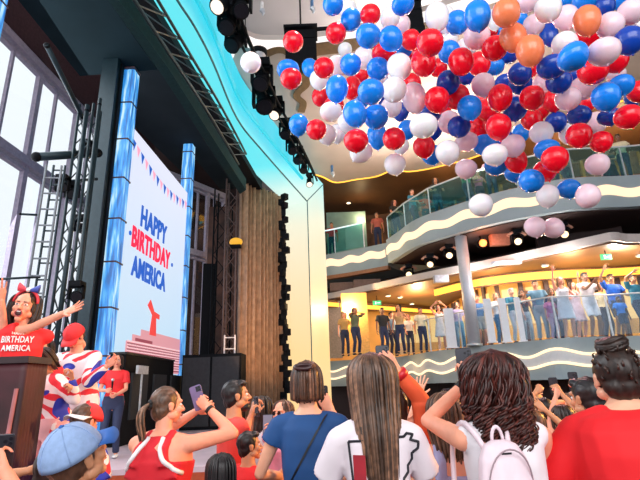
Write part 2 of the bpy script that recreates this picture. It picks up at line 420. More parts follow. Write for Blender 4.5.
# warm gold back wall of deck three with fluting
g3 = [flat(x, y, d, 0) for x, y, d in ((326, 200, 24), (430, 190, 23), (520, 180, 19), (600, 180, 17.5), (720, 170, 16.5))]
G3 = struct('wall_promenade', band(g3, 7.02, 10.3, .2), mat('walnut_wall', (.16, .07, .03), .5, noise_s=2, noise_a=.5))
fl = MB(); rs = resample(g3, .42)
for i, p in enumerate(rs):
    if p.x > 3: fl.box((p.x-.05, p.y-.14, 8.6), (.10+.05*math.sin(i*1.7), .12, 2.6+.5*math.sin(i*2.3)))
fl.obj('gold_flute', goldc, G3)

# steel column between the decks
def post(px, pyb, pyt, Y, z0, z1, r, name, label, cat_='column', m=None, n=20):
    p = P(px, pyb, Y); t = thing(name, label, cat_, (p.x, p.y, z0))
    MB().tube([(0, 0, 0), (0, 0, z1-z0)], r, n).obj('shaft', m or mat('pale_column', (.50, .52, .58), .35, .2, noise_a=.03), t, True)
    MB().tube([(0, 0, 0), (0, 0, .08)], r*1.25, n).obj('base_ring', chrome, t, True); return t
post(474, 340, 235, 14.5, 2.53, 6.05, .19, 'support_column', 'round pale steel column rising from the lower balcony rail to the deck above')

# balustrades: glass panels, posts and a rail
def balustrade(line, z, h, step, name, label, gm, railm, pm, pr=.02, rr=.035, inset=.12):
    ln = resample(off2(line, inset), step); t = thing(name, label, 'balustrade', (ln[0].x, ln[0].y, z)); o = ln[0]
    def L(p, dz): return Vector((p.x-o.x, p.y-o.y, dz))
    for a, b in zip(ln, ln[1:]):
        g = MB(); d = (b-a).normalized(); n = Vector((-d.y, d.x, 0))*.012
        g.loft([[L(a, .06)-n, L(a, h-.03)-n, L(a, h-.03)+n, L(a, .06)+n], [L(b, .06)-n, L(b, h-.03)-n, L(b, h-.03)+n, L(b, .06)+n]]).obj('glass_panel', gm, t)
    for a in ln: MB().box(L(a, h/2+.01), (pr*2, pr*2, h)).obj('post', pm, t)
    MB().tube([L(a, h) for a in ln], rr, 8).obj('handrail', railm, t, True)
    return t
tealg = glass('teal_glass', (.60, .88, .88), .06, .04, (.04, .42, .45))
clearg = glass('pale_glass', (.84, .93, .99), .05, .05, (.15, .42, .62))
paler = mat('pale_rail', (.62, .66, .68), .35, .2, noise_a=.03)
balustrade(left3[2:], 7.02, 1.12, 1.4, 'glass_balustrade', 'teal glass balustrade with white rail on the short straight upper balcony at far left', tealg, emat('glow_white_rail', (.85, .97, 1), .9), chrome)  # white rail given emission; its brightness is put into the material
balustrade(right3, 7.02, .95, 1.5, 'glass_balustrade', 'teal glass balustrade with steel rail along the curved upper balcony', tealg, paler, chrome, rr=.03)
balustrade(line2[10:], 2.53, 1.12, 1.55, 'glass_balustrade', 'pale blue glass balustrade along the lower balcony in front of the dancers', clearg, paler, mat('steel_post', (.6, .65, .7), .3, .4), rr=.022)
for x, wd, lab in ((452, .30, 'wide white upright panel at the left end of the lower balcony glass'), (493, .2, 'white upright post right of the steel column on the lower balcony'), (508, .2, 'second white upright post right of the steel column on the lower balcony'), (524, .14, 'slim white post beside the striped banner on the lower balcony')):
    p = P(x, 346, 13.3 if x > 480 else 14.9); p = P(x, 346, p.y)
    b_ = MB().box((0, 0, .62), (wd, .08, 1.24)); b_.box((0, 0, .02), (wd+.06, .14, .04)); o_ = b_.obj('white_post', mat('white_panel', (.8, .84, .9), .4, noise_a=.03)); o_.location = (p.x, p.y, 2.53); tag(o_, lab, 'post')

# exit signs
def exit_sign(px, py, Y, lab):
    p = P(px, py, Y); t = thing('exit_sign', lab, 'sign', p)
    MB().box((0, 0, 0), (.30, .05, .16)).obj('lit_face', emat('green_sign', (.05, .75, .25), .8), t)
    MB().box((0, 0, .17), (.02, .02, .2)).obj('hanger', black, t)
    MB().box((-.05, -.03, 0), (.05, .01, .1)).box((.06, -.03, 0), (.12, .01, .03)).obj('pictogram', emat('sign_white', (1, 1, 1), .9), t)
exit_sign(377, 303, 17.0, 'small green exit sign hanging under the lounge ceiling at left')
exit_sign(606, 257, 12.9, 'small green exit sign under the lounge ceiling near the right edge')
# downlights
for x, y, z, l in ((379.5, 185.5, 10.0, 0), (348.5, 203, 9.0, 0), (400, 297.5, 4.93, 1), (412, 304, 4.93, 1), (388, 296, 4.93, 1), (545, 266, 4.93, 1), (536, 276, 4.93, 1), (640, 256, 4.93, 1)):
    p = Z(x, y, z) if l else P(x, y, 20 if y < 190 else 20.8)
    t = thing('downlight', 'small round recessed lamp '+{379.5: 'in the brown upper ceiling under the wavy glow', 348.5: 'low in the brown upper ceiling near the arch', 400: 'in the lounge ceiling, middle of the left three', 412: 'in the lounge ceiling, right of the left three', 388: 'in the lounge ceiling above the left exit sign', 545: 'in the lounge ceiling right of the column, nearer the lip', 536: 'in the lounge ceiling right of the column, nearer the glow', 640: 'in the lounge ceiling at the right frame edge'}[x], 'ceiling light', p, 0, 'recessed lamps over the balconies')
    MB().tube([(0, 0, -.01), (0, 0, .03)], .12, 14).obj('trim_ring', chrome, t); MB().tube([(0, 0, -.015), (0, 0, 0)], .09, 14).obj('lens', emat('lamp_lens', (1, .8, .5), 4), t)
# warm lamps in the lounge and on deck three
for x, y, d, z, e in ((350, 320, 17.5, 4.3, 260), (420, 320, 18.5, 4.3, 300), (500, 320, 15.2, 4.3, 110), (580, 300, 14, 4.3, 110), (640, 300, 13.5, 4.3, 90)):
    p = P(x, y, d); point('lounge_lamp', (p.x, p.y, z), e, (1, .62, .28))
for x, y, d, e in ((360, 190, 21, 35), (450, 190, 18, 60), (560, 160, 15.5, 130), (630, 150, 15, 130)):
    p = P(x, y, d); point('promenade_lamp', (p.x, p.y, 9.2), e, (1, .66, .34))

for x, d, e in ((470, 14.9, 60), (520, 13.6, 70), (575, 12.9, 85), (630, 12.8, 85)):  # added fill points, no fixtures, to brighten the balcony front
    p = P(x, 300, d); point('balcony_fill', (p.x, p.y, 4.75), e, (1, .93, .88), .2)
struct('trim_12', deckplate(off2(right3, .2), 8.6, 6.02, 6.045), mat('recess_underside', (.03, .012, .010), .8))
# ------------------------------------------------------------------ stage dressing
def moving_head(px, py, Y, lab, lit=None, s=1.0, aim=(0, -.5, -.86), grp='stage lights in the recess', arc=None):
    p = P(px, py, Y); t = thing('stage_light', lab, 'stage light', p, 0, grp)
    MB().box((0, 0, .26*s), (.26*s, .26*s, .12*s)).obj('base', black, t)
    MB().box((-.15*s, 0, .08*s), (.04*s, .12*s, .3*s)).box((.15*s, 0, .08*s), (.04*s, .12*s, .3*s)).box((0, 0, .2*s), (.34*s, .12*s, .05*s)).obj('yoke', black, t)
    a = Vector(aim).normalized()
    MB().tube([-a*.16*s, -a*.1*s, a*.1*s, a*.17*s], [.07*s, .11*s, .11*s, .13*s], 14).obj('head', black, t, True)
    MB().tube([a*.171*s, a*.18*s], .105*s, 14).obj('lens', lit or mat('dark_lens', (.008, .008, .012), .5, spec=.2), t)
    if arc:
        pts = [Vector((math.cos(u)*.3, -.05, math.sin(u)*.2+.05)) for u in [PI*.12+PI*.76*i/10 for i in range(11)]]
        MB().tube(pts, .045, 8).obj('hood', arc, t, True)
    return t
lens = emat('warm_lens', (1, .70, .38), 2.2); cop = mat('copper_hood', (.45, .20, .13), .4)
for x, y, d, k in ((409, 273, 16.9, 'leftmost of the lights in the balcony recess'), (430, 263, 16.0, 'second from left in the balcony recess'), (449, 254, 15.3, 'just left of the steel column'), (517, 240, 13.8, 'right of the orange glowing lamp'), (563, 233, 13.3, 'in the recess beneath the pair of pink balloons')):
    moving_head(x, y, d, 'copper hooded black stage light, '+k, lens, 1.0, (-.2, -.8, -.5), 'hooded stage lights under the upper balcony', cop)
p = P(483, 243, 14.3); t = thing('stage_light', 'orange glowing stage light under the upper balcony right of the column', 'stage light', p)
MB().ell((0, 0, 0), .12).obj('lens', emat('orange_lens', (1, .22, .05), 3.5), t, True); MB().tube([(0, .05, 0), (0, .3, .05)], [.16, .12], 14).obj('head', black, t, True); MB().box((0, .2, .32), (.05, .05, .5)).obj('yoke', black, t)
point('orange_lamp_light', p+Vector((0, -.2, 0)), 25, (1, .3, .1))
# copper panels and pale ducts in the recess
for i, (x, y, d, w_, h_, c_) in enumerate(((499, 238, 14.4, .6, .5, 0), (343, 287, 19.2, 1.1, .36, 1), (367, 284, 18.6, 1.1, .36, 1), (441, 279, 15.6, .5, .25, 2), (506, 263, 14.0, .9, .1, 2))):
    p = P(x, y, d); o_ = MB().box((0, 0, 0), (w_, .2, h_)).box((0, -.11, 0), (w_*.9, .02, h_*.85)).obj('recess_panel', [mat('copper_panel', (.35, .14, .09), .4), mat('brown_panel', (.13, .07, .05), .5), mat('pale_duct', (.35, .36, .42), .4)][c_])
    o_.location = p; tag(o_, ['copper panel in the recess right of the orange lamp', 'brown panel in the recess nearest the cream arch leg', 'brown panel in the recess, right one of the two by the arch', 'pale grey duct on the lounge roof left of the steel column', 'flat pale duct on the lounge roof right of the steel column'][i], 'panel')

# lit truss columns wrapped in blue fabric
def led_mat():
    m = bpy.data.materials.new('blue_lit_wrap'); m.use_nodes = True; nt = m.node_tree; b = nt.nodes['Principled BSDF']
    t = nt.nodes.new('ShaderNodeTexCoord'); mp = nt.nodes.new('ShaderNodeMapping'); mp.inputs['Scale'].default_value = (9, 9, .8)
    n = nt.nodes.new('ShaderNodeTexNoise'); n.inputs['Scale'].default_value = 1.6; n.inputs['Detail'].default_value = 3
    r = nt.nodes.new('ShaderNodeValToRGB'); e = r.color_ramp.elements
    e[0].position = .36; e[0].color = (.01, .09, .33, 1); e[1].position = .66; e[1].color = (.70, .92, 1, 1)
    k = e.new(.47); k.color = (.02, .28, .78, 1); k = e.new(.56); k.color = (.14, .52, .90, 1)
    nt.links.new(t.outputs['Object'], mp.inputs[0]); nt.links.new(mp.outputs[0], n.inputs['Vector']); nt.links.new(n.outputs['Fac'], r.inputs[0])
    nt.links.new(r.outputs[0], b.inputs['Emission Color']); b.inputs['Emission Strength'].default_value = .85; b.inputs['Base Color'].default_value = (.1, .2, .4, 1)
    return m
ledm = led_mat()
def led_column(p, w_, z1, lab):
    t = thing('truss_column', lab, 'column', (p.x, p.y, .6), ang0)
    b = MB(); rings = []; h = z1-.6; n = 28
    for i in range(int(h/.12)+1):
        z = min(i*.12, h); r = []
        for k in range(n):
            a = 2*PI*k/n; c = math.cos(a); s = math.sin(a); q = max(abs(c), abs(s)); k_ = 1-.05*(.5+.5*math.sin(k*2.2+z*1.1))
            r.append(Vector((c/q*w_/2*k_, s/q*w_/2*k_, z)))
        rings.append(r)
    b.loft(rings).obj('fabric_wrap', ledm, t, True)
    s = MB(); z = .7
    while z < h: s.box((0, 0, z), (w_*1.04, w_*1.04, .035)); z += 1.0
    s.obj('strap', mat('strap_brown', (.10, .05, .06), .6), t)
    MB().box((0, 0, .02), (w_*1.7, w_*1.7, .04)).obj('base_plate', black, t)
c1 = flat(104, 345, 9.9); c1b = c1
led_column(flat(103.5, 345, 9.9), .33, zs1, 'blue lit fabric wrapped truss column at the left edge of the big screen')
led_column(flat(178.5, 345, 14.3), .34, zs2, 'blue lit fabric wrapped truss column at the right edge of the big screen')
led_column(flat(-10, 25, 6.6), .28, 9.0, 'blue lit truss column cut by the upper left corner of the frame')
# dark steel pillar
p = flat(82, 345, 9.6); ph_ = zs1-.6; t = thing('steel_pillar', 'dark teal steel pillar just left of the blue lit column by the screen', 'pillar', (p.x, p.y, .6), ang0)
MB().box((0, 0, ph_/2), (.38, .38, ph_)).obj('shaft', dteal, t)
MB().box((0, -.21, ph_/2), (.10, .05, ph_-.1)).obj('cable_tray', black, t)
MB().box((0, 0, .04), (.6, .6, .08)).obj('base_plate', black, t)

# ------------------------------------------------------------------ big screen
n_s = un; Ws = -(flat(110, 345, 9.95)-CAM).dot(un)
def onscr(px, py, W=None): return onwall(-(Ws) if W is None else W, px, py)
s0 = onscr(109, 340); s1 = onscr(183, 345)
zt = onscr(133, 128).z; zb = onscr(120, 372).z
S0 = Vector((s0.x, s0.y, 0)); Lw = ((s1-s0).dot(ud))
scr = thing('led_screen', 'big white video wall with a birthday greeting, bunting and a ship, at stage rear', 'screen', (S0.x, S0.y, zb), ang0)
def uv(px, py):
    q = onscr(px, py); return (q-S0).dot(ud), q.z-zb
Hs = zt-zb
MB().box((Lw/2, .09, Hs/2), (Lw+.06, .14, Hs+.06)).obj('frame', black, scr)
def scr_mat():
    m = bpy.data.materials.new('screen_sky'); m.use_nodes = True; nt = m.node_tree; b = nt.nodes['Principled BSDF']
    t = nt.nodes.new('ShaderNodeTexCoord'); s = nt.nodes.new('ShaderNodeSeparateXYZ'); mp = nt.nodes.new('ShaderNodeMapRange')
    mp.inputs[1].default_value = 0; mp.inputs[2].default_value = Hs
    r = nt.nodes.new('ShaderNodeValToRGB'); r.color_ramp.elements[0].color = (.50, .74, .92, 1); r.color_ramp.elements[1].color = (.80, .82, .98, 1)
    nt.links.new(t.outputs['Object'], s.inputs[0]); nt.links.new(s.outputs[2], mp.inputs[0]); nt.links.new(mp.outputs[0], r.inputs[0])
    nt.links.new(r.outputs[0], b.inputs['Emission Color']); b.inputs['Emission Strength'].default_value = .92; b.inputs['Base Color'].default_value = (.05, .05, .05, 1)
    return m
img = MB().box((Lw/2, 0, Hs/2), (Lw, .04, Hs)).obj('picture', scr_mat(), scr)
sblue = emat('screen_blue', (.01, .10, .50), 1); sred = emat('screen_red', (.85, .01, .07), 1)
def text_mesh(body, target_w, target_h, bold=.03):
    c = bpy.data.curves.new('t', 'FONT'); c.body = body; c.offset = bold; c.extrude = .01; c.space_character = 1.06; c.resolution_u = 3
    o = bpy.data.objects.new('t', c); COL.objects.link(o); dg = bpy.context.evaluated_depsgraph_get()
    me = bpy.data.meshes.new_from_object(o.evaluated_get(dg)); bpy.data.objects.remove(o)
    xs = [v.co.x for v in me.vertices]; ys = [v.co.y for v in me.vertices]
    x0, x1, y0, y1 = min(xs), max(xs), min(ys), max(ys)
    for v in me.vertices:
        v.co = Vector(((v.co.x-x0)/(x1-x0)*target_w, v.co.z, (v.co.y-y0)/(y1-y0)*target_h))
    return me
def scr_text(body, tl, tr, bl, m):
    u0, v1 = uv(*tl); u1, _ = uv(*tr); ub, v0 = uv(*bl)
    me = text_mesh(body, u1-u0, v1-v0)
    o = link('lettering', me, m, img); o.location = (u0, -.03, v0); return o
scr_text('HAPPY', (141, 205), (166.5, 222), (141, 227), sblue)
scr_text('BIRTHDAY', (132, 225), (169.5, 250), (132, 247), sred)
scr_text('AMERICA', (131.5, 254), (165, 272), (131.5, 276), sblue)
for px, py in ((129, 233), (171, 265)):
    u, v = uv(px, py); MB().tube([(u, -.04, v), (u, -.02, v)], .055, 12).obj('dot', sblue, img)
# bunting
u0, v0 = uv(133, 136); 
for i in range(17):
    t_ = (i+.5)/17; u = .12 + t_*(Lw-.24); v = Hs-.34-.45*math.sin(PI*t_)*.7
    MB().add([(u-.10, -.03, v+.09), (u+.10, -.03, v+.05), (u, -.03, v-.20), (u-.10, -.022, v+.09), (u+.10, -.022, v+.05), (u, -.022, v-.20)], [(0, 1, 2), (3, 5, 4), (0, 3, 4, 1), (1, 4, 5, 2), (2, 5, 3, 0)]).obj('bunting_flag', [sblue, emat('screen_pink', (.85, .35, .5), 1)][i % 2], img)
# ship picture
sh1 = emat('ship_pink', (.62, .28, .32), 1); sh2 = emat('ship_dark', (.28, .05, .08), 1); sh3 = emat('ship_red', (.75, .05, .05), 1); sh4 = emat('ship_light', (.80, .52, .55), 1)
def scr_rect(mb, u0, v0, u1, v1, y=-.03): mb.box(((u0+u1)/2, y, (v0+v1)/2), (abs(u1-u0), .012, abs(v1-v0)))
ua, va = uv(124, 338); ub_, vb_ = uv(174, 332)
h0 = .02; ha = va
b1 = MB(); scr_rect(b1, ua+.05, h0, Lw-.05, ha-.05); scr_rect(b1, ua+.35, ha-.05, Lw-.05, ha+.12); scr_rect(b1, ua+.8, ha+.12, Lw-.15, ha+.28); b1.obj('ship_hull', sh1, img)
b2 = MB(); b3 = MB()
for i in range(9):
    v = h0+.05+(ha-.1-h0)*i/9
    scr_rect(b2, ua+.1+.03*(i % 2), v, Lw-.08, v+.035, -.038); scr_rect(b3, ua+.1, v+.05, Lw-.08, v+.085, -.038)
scr_rect(b2, ua+.5, ha-.02, ua+1.5, ha+.05, -.038); b2.obj('ship_deck_line', sh2, img); b3.obj('ship_deck_line', sh4, img)
uf, vf = uv(151, 325); vt = uv(149, 311)[1]
b4 = MB(); b4.add([(uf-.15, -.04, ha+.2), (uf+.28, -.04, ha+.2), (uf+.2, -.04, vt-.05), (uf-.05, -.04, vt-.05), (uf-.15, -.03, ha+.2), (uf+.28, -.03, ha+.2), (uf+.2, -.03, vt-.05), (uf-.05, -.03, vt-.05)], [(0, 1, 2, 3), (4, 5, 6, 7), (0, 1, 5, 4), (1, 2, 6, 5), (2, 3, 7, 6), (3, 0, 4, 7)])
w1 = [(uf-.38, vt+.12), (uf-.22, vt+.28), (uf+.05, vt+.02), (uf+.42, vt-.02), (uf+.42, vt-.14), (uf, vt-.12)]
b4.add([(x, -.045, z) for x, z in w1]+[(x, -.03, z) for x, z in w1], [tuple(range(6)), tuple(range(11, 5, -1))]+[(i, (i+1) % 6, 6+(i+1) % 6, 6+i) for i in range(6)])
b4.obj('ship_funnel', sh3, img)

# ------------------------------------------------------------------ black stage masking boxes
def cab(name, a, b, z0, z1, th, lab, cat_, m=black, extra=None):
    a = Vector(a); b = Vector(b); d = (b-a); L = d.length; an = math.atan2(d.y, d.x)
    t = thing(name, lab, cat_, ((a.x+b.x)/2, (a.y+b.y)/2, z0), an)
    MB().box((0, 0, (z1-z0)/2), (L, th, z1-z0)).obj('body', m, t)
    MB().box((0, 0, z1-z0+.02), (L+.04, th+.04, .04)).obj('top_edge', mat('edge_black', (.02, .02, .02), .3), t); return t, L
a = flat(118.5, 352, 9.4); b = flat(168, 367, 12.6)
t, L = cab('stage_masking', a, b, .6, 2.30, .3, 'long low black masking panel below the big screen', 'panel')
for i in range(3): MB().box((-L/2+.8+i*1.3, -.17, .9), (.9, .04, .9)).obj('inset_panel', mat('soft_black', (.022, .024, .028), .6), t)
pa = P(130, 366, 9.6); o_ = MB().box((0, 0, 0), (.05, .55, .16)).box((0, 0, -.45), (.03, .04, .8)).obj('stage_monitor', mat('pale_grey', (.5, .52, .53), .5)); o_.location = (a.x+.35, a.y+.4, 2.0); tag(o_, 'pale grey slim box on the near end of the black masking panel', 'box')
p = flat(211, 380, 12.6)
t = thing('speaker_cabinet', 'tall black cabinet behind the man in red with the phone', 'cabinet', (p.x, p.y, .6), 0)
MB().box((0, .4, .93), (1.55, .8, 1.86)).obj('body', black, t)
MB().box((-.38, -.02, .93), (.7, .05, 1.7)).obj('grille', mat('grille', (.025, .025, .03), .8), t); MB().box((.38, -.02, .93), (.7, .05, 1.7)).obj('grille', mat('grille', (.025, .025, .03), .8), t)
p = flat(209, 280, 15.6); t = thing('stage_flat', 'tall black scenery flat in front of the right window', 'panel', (p.x, p.y, .6), .3)
zf = P(209, 264, 15.6).z
MB().box((0, 0, (zf-.6)/2), (.42, .12, zf-.6)).obj('face', black, t); MB().box((0, .3, .02), (.3, .7, .04)).obj('foot', black, t)

# truss towers, pipes and ladder left of the screen
def truss_tower(p, w_, z0, z1, name, lab, m=dteal, diag=True, n=2):
    t = thing(name, lab, 'truss', (p.x, p.y, z0), ang0); h = z1-z0; c = MB(); d = MB()
    cs = [(-w_/2, -w_/2), (w_/2, -w_/2), (w_/2, w_/2), (-w_/2, w_/2)][:4]
    for x, y in cs: c.tube([(x, y, 0), (x, y, h)], .028, 8)
    z = 0; k = 0
    while z+w_*1.3 <= h:
        for i in range(4):
            a_ = cs[i]; b_ = cs[(i+1) % 4]
            if k % 2: a_, b_ = b_, a_
            d.tube([(a_[0], a_[1], z), (b_[0], b_[1], z+w_*1.3)], .014, 5)
        z += w_*1.3; k += 1
    c.obj('chord', m, t, True); d.obj('lattice', m, t); MB().box((0, 0, .02), (w_*1.6, w_*1.6, .04)).obj('base_plate', black, t)
    return t
truss_tower(flat(62, 330, 8.6), .30, .6, 7.4, 'truss_tower', 'dark lattice truss tower left of the teal pillar')
truss_tower(flat(230, 330, 13.8), .34, .6, 8.0, 'truss_tower', 'tall dark lattice truss tower beside the gold curtain', mat('rust_truss', (.10, .06, .05), .5))
def pipe(a, b, r, name, lab, m=dteal):
    a = Vector(a); b = Vector(b); t = thing(name, lab, 'pipe', a); MB().tube([(0, 0, 0), b-a], r, 12).obj('tube', m, t, True)
    for q in (.02, .98): MB().ell((b-a)*q, r*1.15).obj('end_collar', black, t, True)
    return t
pipe(P(35, 157, 8.0), P(99, 153, 9.0), .085, 'cross_pipe', 'thick dark horizontal pipe across the window towers, upper one')
pipe(P(60, 182, 8.2), P(97, 179, 9.0), .03, 'cross_pipe', 'thin dark horizontal pipe below the thick pipe by the window')
pipe(P(38, 215, 7.6), P(20, 214, 7.4), .02, 'cross_pipe', 'short thin dark pipe sticking out left of the caged ladder')
pipe(P(0, 279, 7.2), P(40, 277, 7.7), .02, 'cross_pipe', 'thin dark pipe low beside the raised hand at left')
pipe(P(84, 60, 7.6), P(50, 330, 7.6), .05, 'upright_pipe', 'dark slanting upright pipe in front of the left windows') if 0 else None
for x0, x1, d, r, lab in ((76, 58, 8.2, .045, 'dark upright pipe between the lattice tower and the window'), (84, 72, 8.0, .035, 'thin dark upright pipe closest to the lattice tower')):
    q = flat(x1, 330, d); pipe((q.x, q.y, .6), (q.x, q.y, 7.2), r, 'upright_pipe', lab)
pipe(P(83, 118, 8.6), P(46, 44, 7.0), .05, 'brace_pipe', 'dark slanting brace under the charcoal soffit')
# ladder
def ladder(p, z0, z1, w_, lab, m):
    t = thing('ladder', lab, 'ladder', (p.x, p.y, z0), .15); r = MB(); rg = []
    for s in (-1, 1): r.tube([(s*w_/2, 0, 0), (s*w_/2, 0, z1-z0)], .022, 6)
    z = .2
    while z < z1-z0: MB().tube([(-w_/2, 0, z), (w_/2, 0, z)], .016, 6).obj('rung', m, t); z += .3
    r.obj('rail', m, t)
q = flat(34, 300, 7.6); ladder(q, .6, P(40, 166, 7.6).z, .26, 'grey access ladder in front of the left windows', mat('grey_ladder', (.16, .18, .20), .5))
q = flat(40, 300, 7.9); ladder(q, .6, P(44, 166, 7.9).z, .2, 'narrower dark access ladder just behind the grey one', dteal)
q = flat(229.5, 350, 12.9); ladder(q, 1.2, P(229, 335, 12.9).z, .28, 'short white ladder at the foot of the gold curtain', mat('white_ladder', (.7, .66, .66), .5))
for x, y, d, lab in ((86, 152, 8.7, 'at the right end of the thick pipe'), (62, 188, 8.3, 'hanging from the thin pipe by the ladder'), (72, 195, 8.5, 'beside the teal pillar below the thin pipe'), (80, 228, 8.7, 'low on the lattice tower'), (76, 296, 8.0, 'above the raised hand')):
    moving_head(x, y, d, 'small black stage light '+lab, None, .8, (.5, -.8, -.3), 'stage lights on the left towers')

# gold curtain and rigs near the arch leg
def curtain(p0, p1, ztops, lab, m, n=160, waves=10, amp=.13):
    p0 = Vector(p0); p1 = Vector(p1); t = thing('stage_curtain', lab, 'curtain', ((p0.x+p1.x)/2, (p0.y+p1.y)/2, .6)); o = Vector(t.location); b = MB(); rings = []
    d = (p1-p0).normalized(); nn = Vector((-d.y, d.x, 0))
    for i in range(n+1):
        f = i/n; ph = f*waves*2*PI + 1.2*math.sin(f*9); a_ = amp*math.sin(ph)+.03*math.sin(ph*2.3)
        q = p0.lerp(p1, f)+nn*a_; zt_ = ztops[0]+(ztops[1]-ztops[0])*f
        col = [Vector((q.x-o.x, q.y-o.y, z)) for z in (0, (zt_-.6)*.5, zt_-.6)]
        rings.append(col + [c+nn*.012 for c in reversed(col)])
    b.loft(rings).obj('drape', m, t, True)
    MB().tube([p0-o+Vector((0, 0, ztops[0])), p1-o+Vector((0, 0, ztops[1]))], .03, 8).obj('curtain_rail', black, t)
def drape_mat():
    m = mat('gold_drape', (.40, .24, .14), .45, 0, noise_s=6, noise_a=.25); return m
g0 = flat(239, 390, 13.6); g1 = flat(282, 390, 15.2)
curtain(g0, g1, (7.9, 7.95), 'tall bronze gold pleated stage curtain between the rig and the lit arch', drape_mat())
spot('curtain_wash', (-1.0, 11.0, 1.9), (-1.9, 14.5, 3.8), 260, (1, .55, .28), 70)
p = flat(285.5, 390, 14.6)
b = MB(); 
for i in range(46):
    z = .7+i*.155; r_ = .10+.05*random.random(); a_ = random.random()*6.28
    b.box((.07*math.cos(a_), .07*math.sin(a_), z-.6), (r_*1.6, r_*1.3, .2), a_)
t = thing('lighting_ladder', 'narrow black rig of stacked lamps against the cream arch leg', 'lighting rig', (p.x, p.y, .6))
b.obj('lamp_stack', black, t); MB().tube([(0, 0, 0), (0, 0, 7.0)], .05, 8).obj('pole', black, t)
p = flat(272, 385, 13.5); 
# dark rig behind with gold lamp
p = P(236, 242, 13.3); t = thing('beacon', 'amber domed lamp on the dark rig left of the curtain', 'lamp', p)
MB().ell((0, 0, 0), (.2, .15, .13)).obj('dome', emat('amber_dome', (.9, .45, .03), .8), t, True); MB().box((0, 0, -.14), (.3, .2, .08)).obj('base', black, t)
q = flat(221, 300, 15.0); truss_tower(q, .5, .6, 8.2, 'truss_tower', 'darkest lattice truss tower right of the black scenery flat', black)
struct('wall_rear_stage', MB().box((flat(238, 300, 17.0).x, 17.1, 4.4), (2.4, .2, 8.0)), mat('rust_brown', (.07, .025, .015), .7, noise_s=2, noise_a=.6))
# two flown speaker arrays
def line_array(px, py, Y, n, lab, w_=.7, bar=True):
    p = P(px, py, Y); t = thing('line_array_speaker', lab, 'loudspeaker', p)
    for i in range(n):
        a_ = .07*i; MB().box((0, -.02*i*i*.3, -.24*i), (w_, .42, .22), R=Matrix.Rotation(a_, 3, 'X')).obj('speaker_box', black, t)
    MB().box((0, 0, .2), (w_*1.1, .5, .07)).obj('fly_frame', black, t); MB().tube([(0, 0, .2), (0, 0, 13.05-p.z)], .02, 6).obj('hoist_chain', black, t)
    if bar: MB().tube([(-.1, 0, .26), (1.1, 0, .33)], .05, 6).obj('spreader_bar', black, t)
line_array(301, 40, 8.9, 4, 'black hanging speaker array beside the loose red balloon at the ceiling')
line_array(407, 12, 9.0, 4, 'black hanging speaker array half hidden in the balloon cloud', .6, False)
# moving heads along the arch fascia
pts = [(222, 4, 1.2), (229, 24, 1.3), (241, 8, 1.2), (236, 42, 1.3), (262, 80, 1.5), (264, 102, 1.7), (277, 112, 1.2), (286, 132, 1.15), (292, 148, 1.1), (299, 158, 1.1), (304, 168, 1.0), (309, 182, .95)]
for i, (x, y, s_) in enumerate(pts):
    d = Z(x, y+4, 8.55).y
    lit = emat('white_lens', (1, .80, .66), 1.2) if i in (0, 6, 11) else None
    moving_head(x, y, d, 'black moving stage light along the cyan arch, '+['topmost, brightly lit', 'second from the top', 'third from the top', 'fourth from the top', 'fifth from the top', 'sixth from the top', 'seventh from the top, lit', 'fifth from the bottom', 'fourth from the bottom', 'third from the bottom', 'second from the bottom', 'lowest, lit'][i], lit, s_*1.05, (-.3+.2*(i % 3), -.5, -.8), 'moving lights along the arch')
rigc = cat([Z(x, y, 8.75) for x, y in ((175, -110), (205, -40), (226, 10), (240, 42), (258, 78), (272, 106), (288, 134), (303, 162), (311, 180))], 4)
t = thing('rig_truss', 'black lighting truss following the curve of the cyan arch', 'truss', rigc[0])
for dx, dz in ((0, 0), (.22, 0), (.11, .2)): MB().tube([q-rigc[0]+Vector((dx, dx*.3, dz)) for q in rigc], .035, 8).obj('chord', black, t, True)
for q in rigc[:13:6]: MB().tube([q-rigc[0]+Vector((.11, 0, .2)), Vector((q.x+.11, q.y, 13.05 if q.y < 11 else 9.7))-rigc[0]], .012, 5).obj('hoist_cable', black, t)
def lattice(pxs, z, lab):
    l = resample(cat([Z(x, y, z) for x, y in pxs], 4), .55); t = thing('overhead_truss', lab, 'truss', l[0]); o = l[0]; d = MB()
    up_ = [q-o+Vector((.18, .1, .35)) for q in l]; lo_ = [q-o for q in l]; lm = [q-o+Vector((-.2, -.05, .35)) for q in l]
    for c in (up_, lo_, lm): MB().tube(c, .028, 6).obj('chord', dteal, t, True)
    for i in range(len(l)-1):
        d.tube([lo_[i], up_[i+1]], .013, 5); d.tube([lo_[i], lm[i+1]], .013, 5); d.tube([lm[i], up_[i+1]], .013, 5)
    d.obj('lattice', mat('dull_steel', (.10, .13, .14), .4, .5), t); return l
tl = lattice([(97, -60), (134, 0), (172, 58), (214, 122), (243, 172)], 7.25, 'dark lattice truss hanging in the black gap beside the cyan arch')
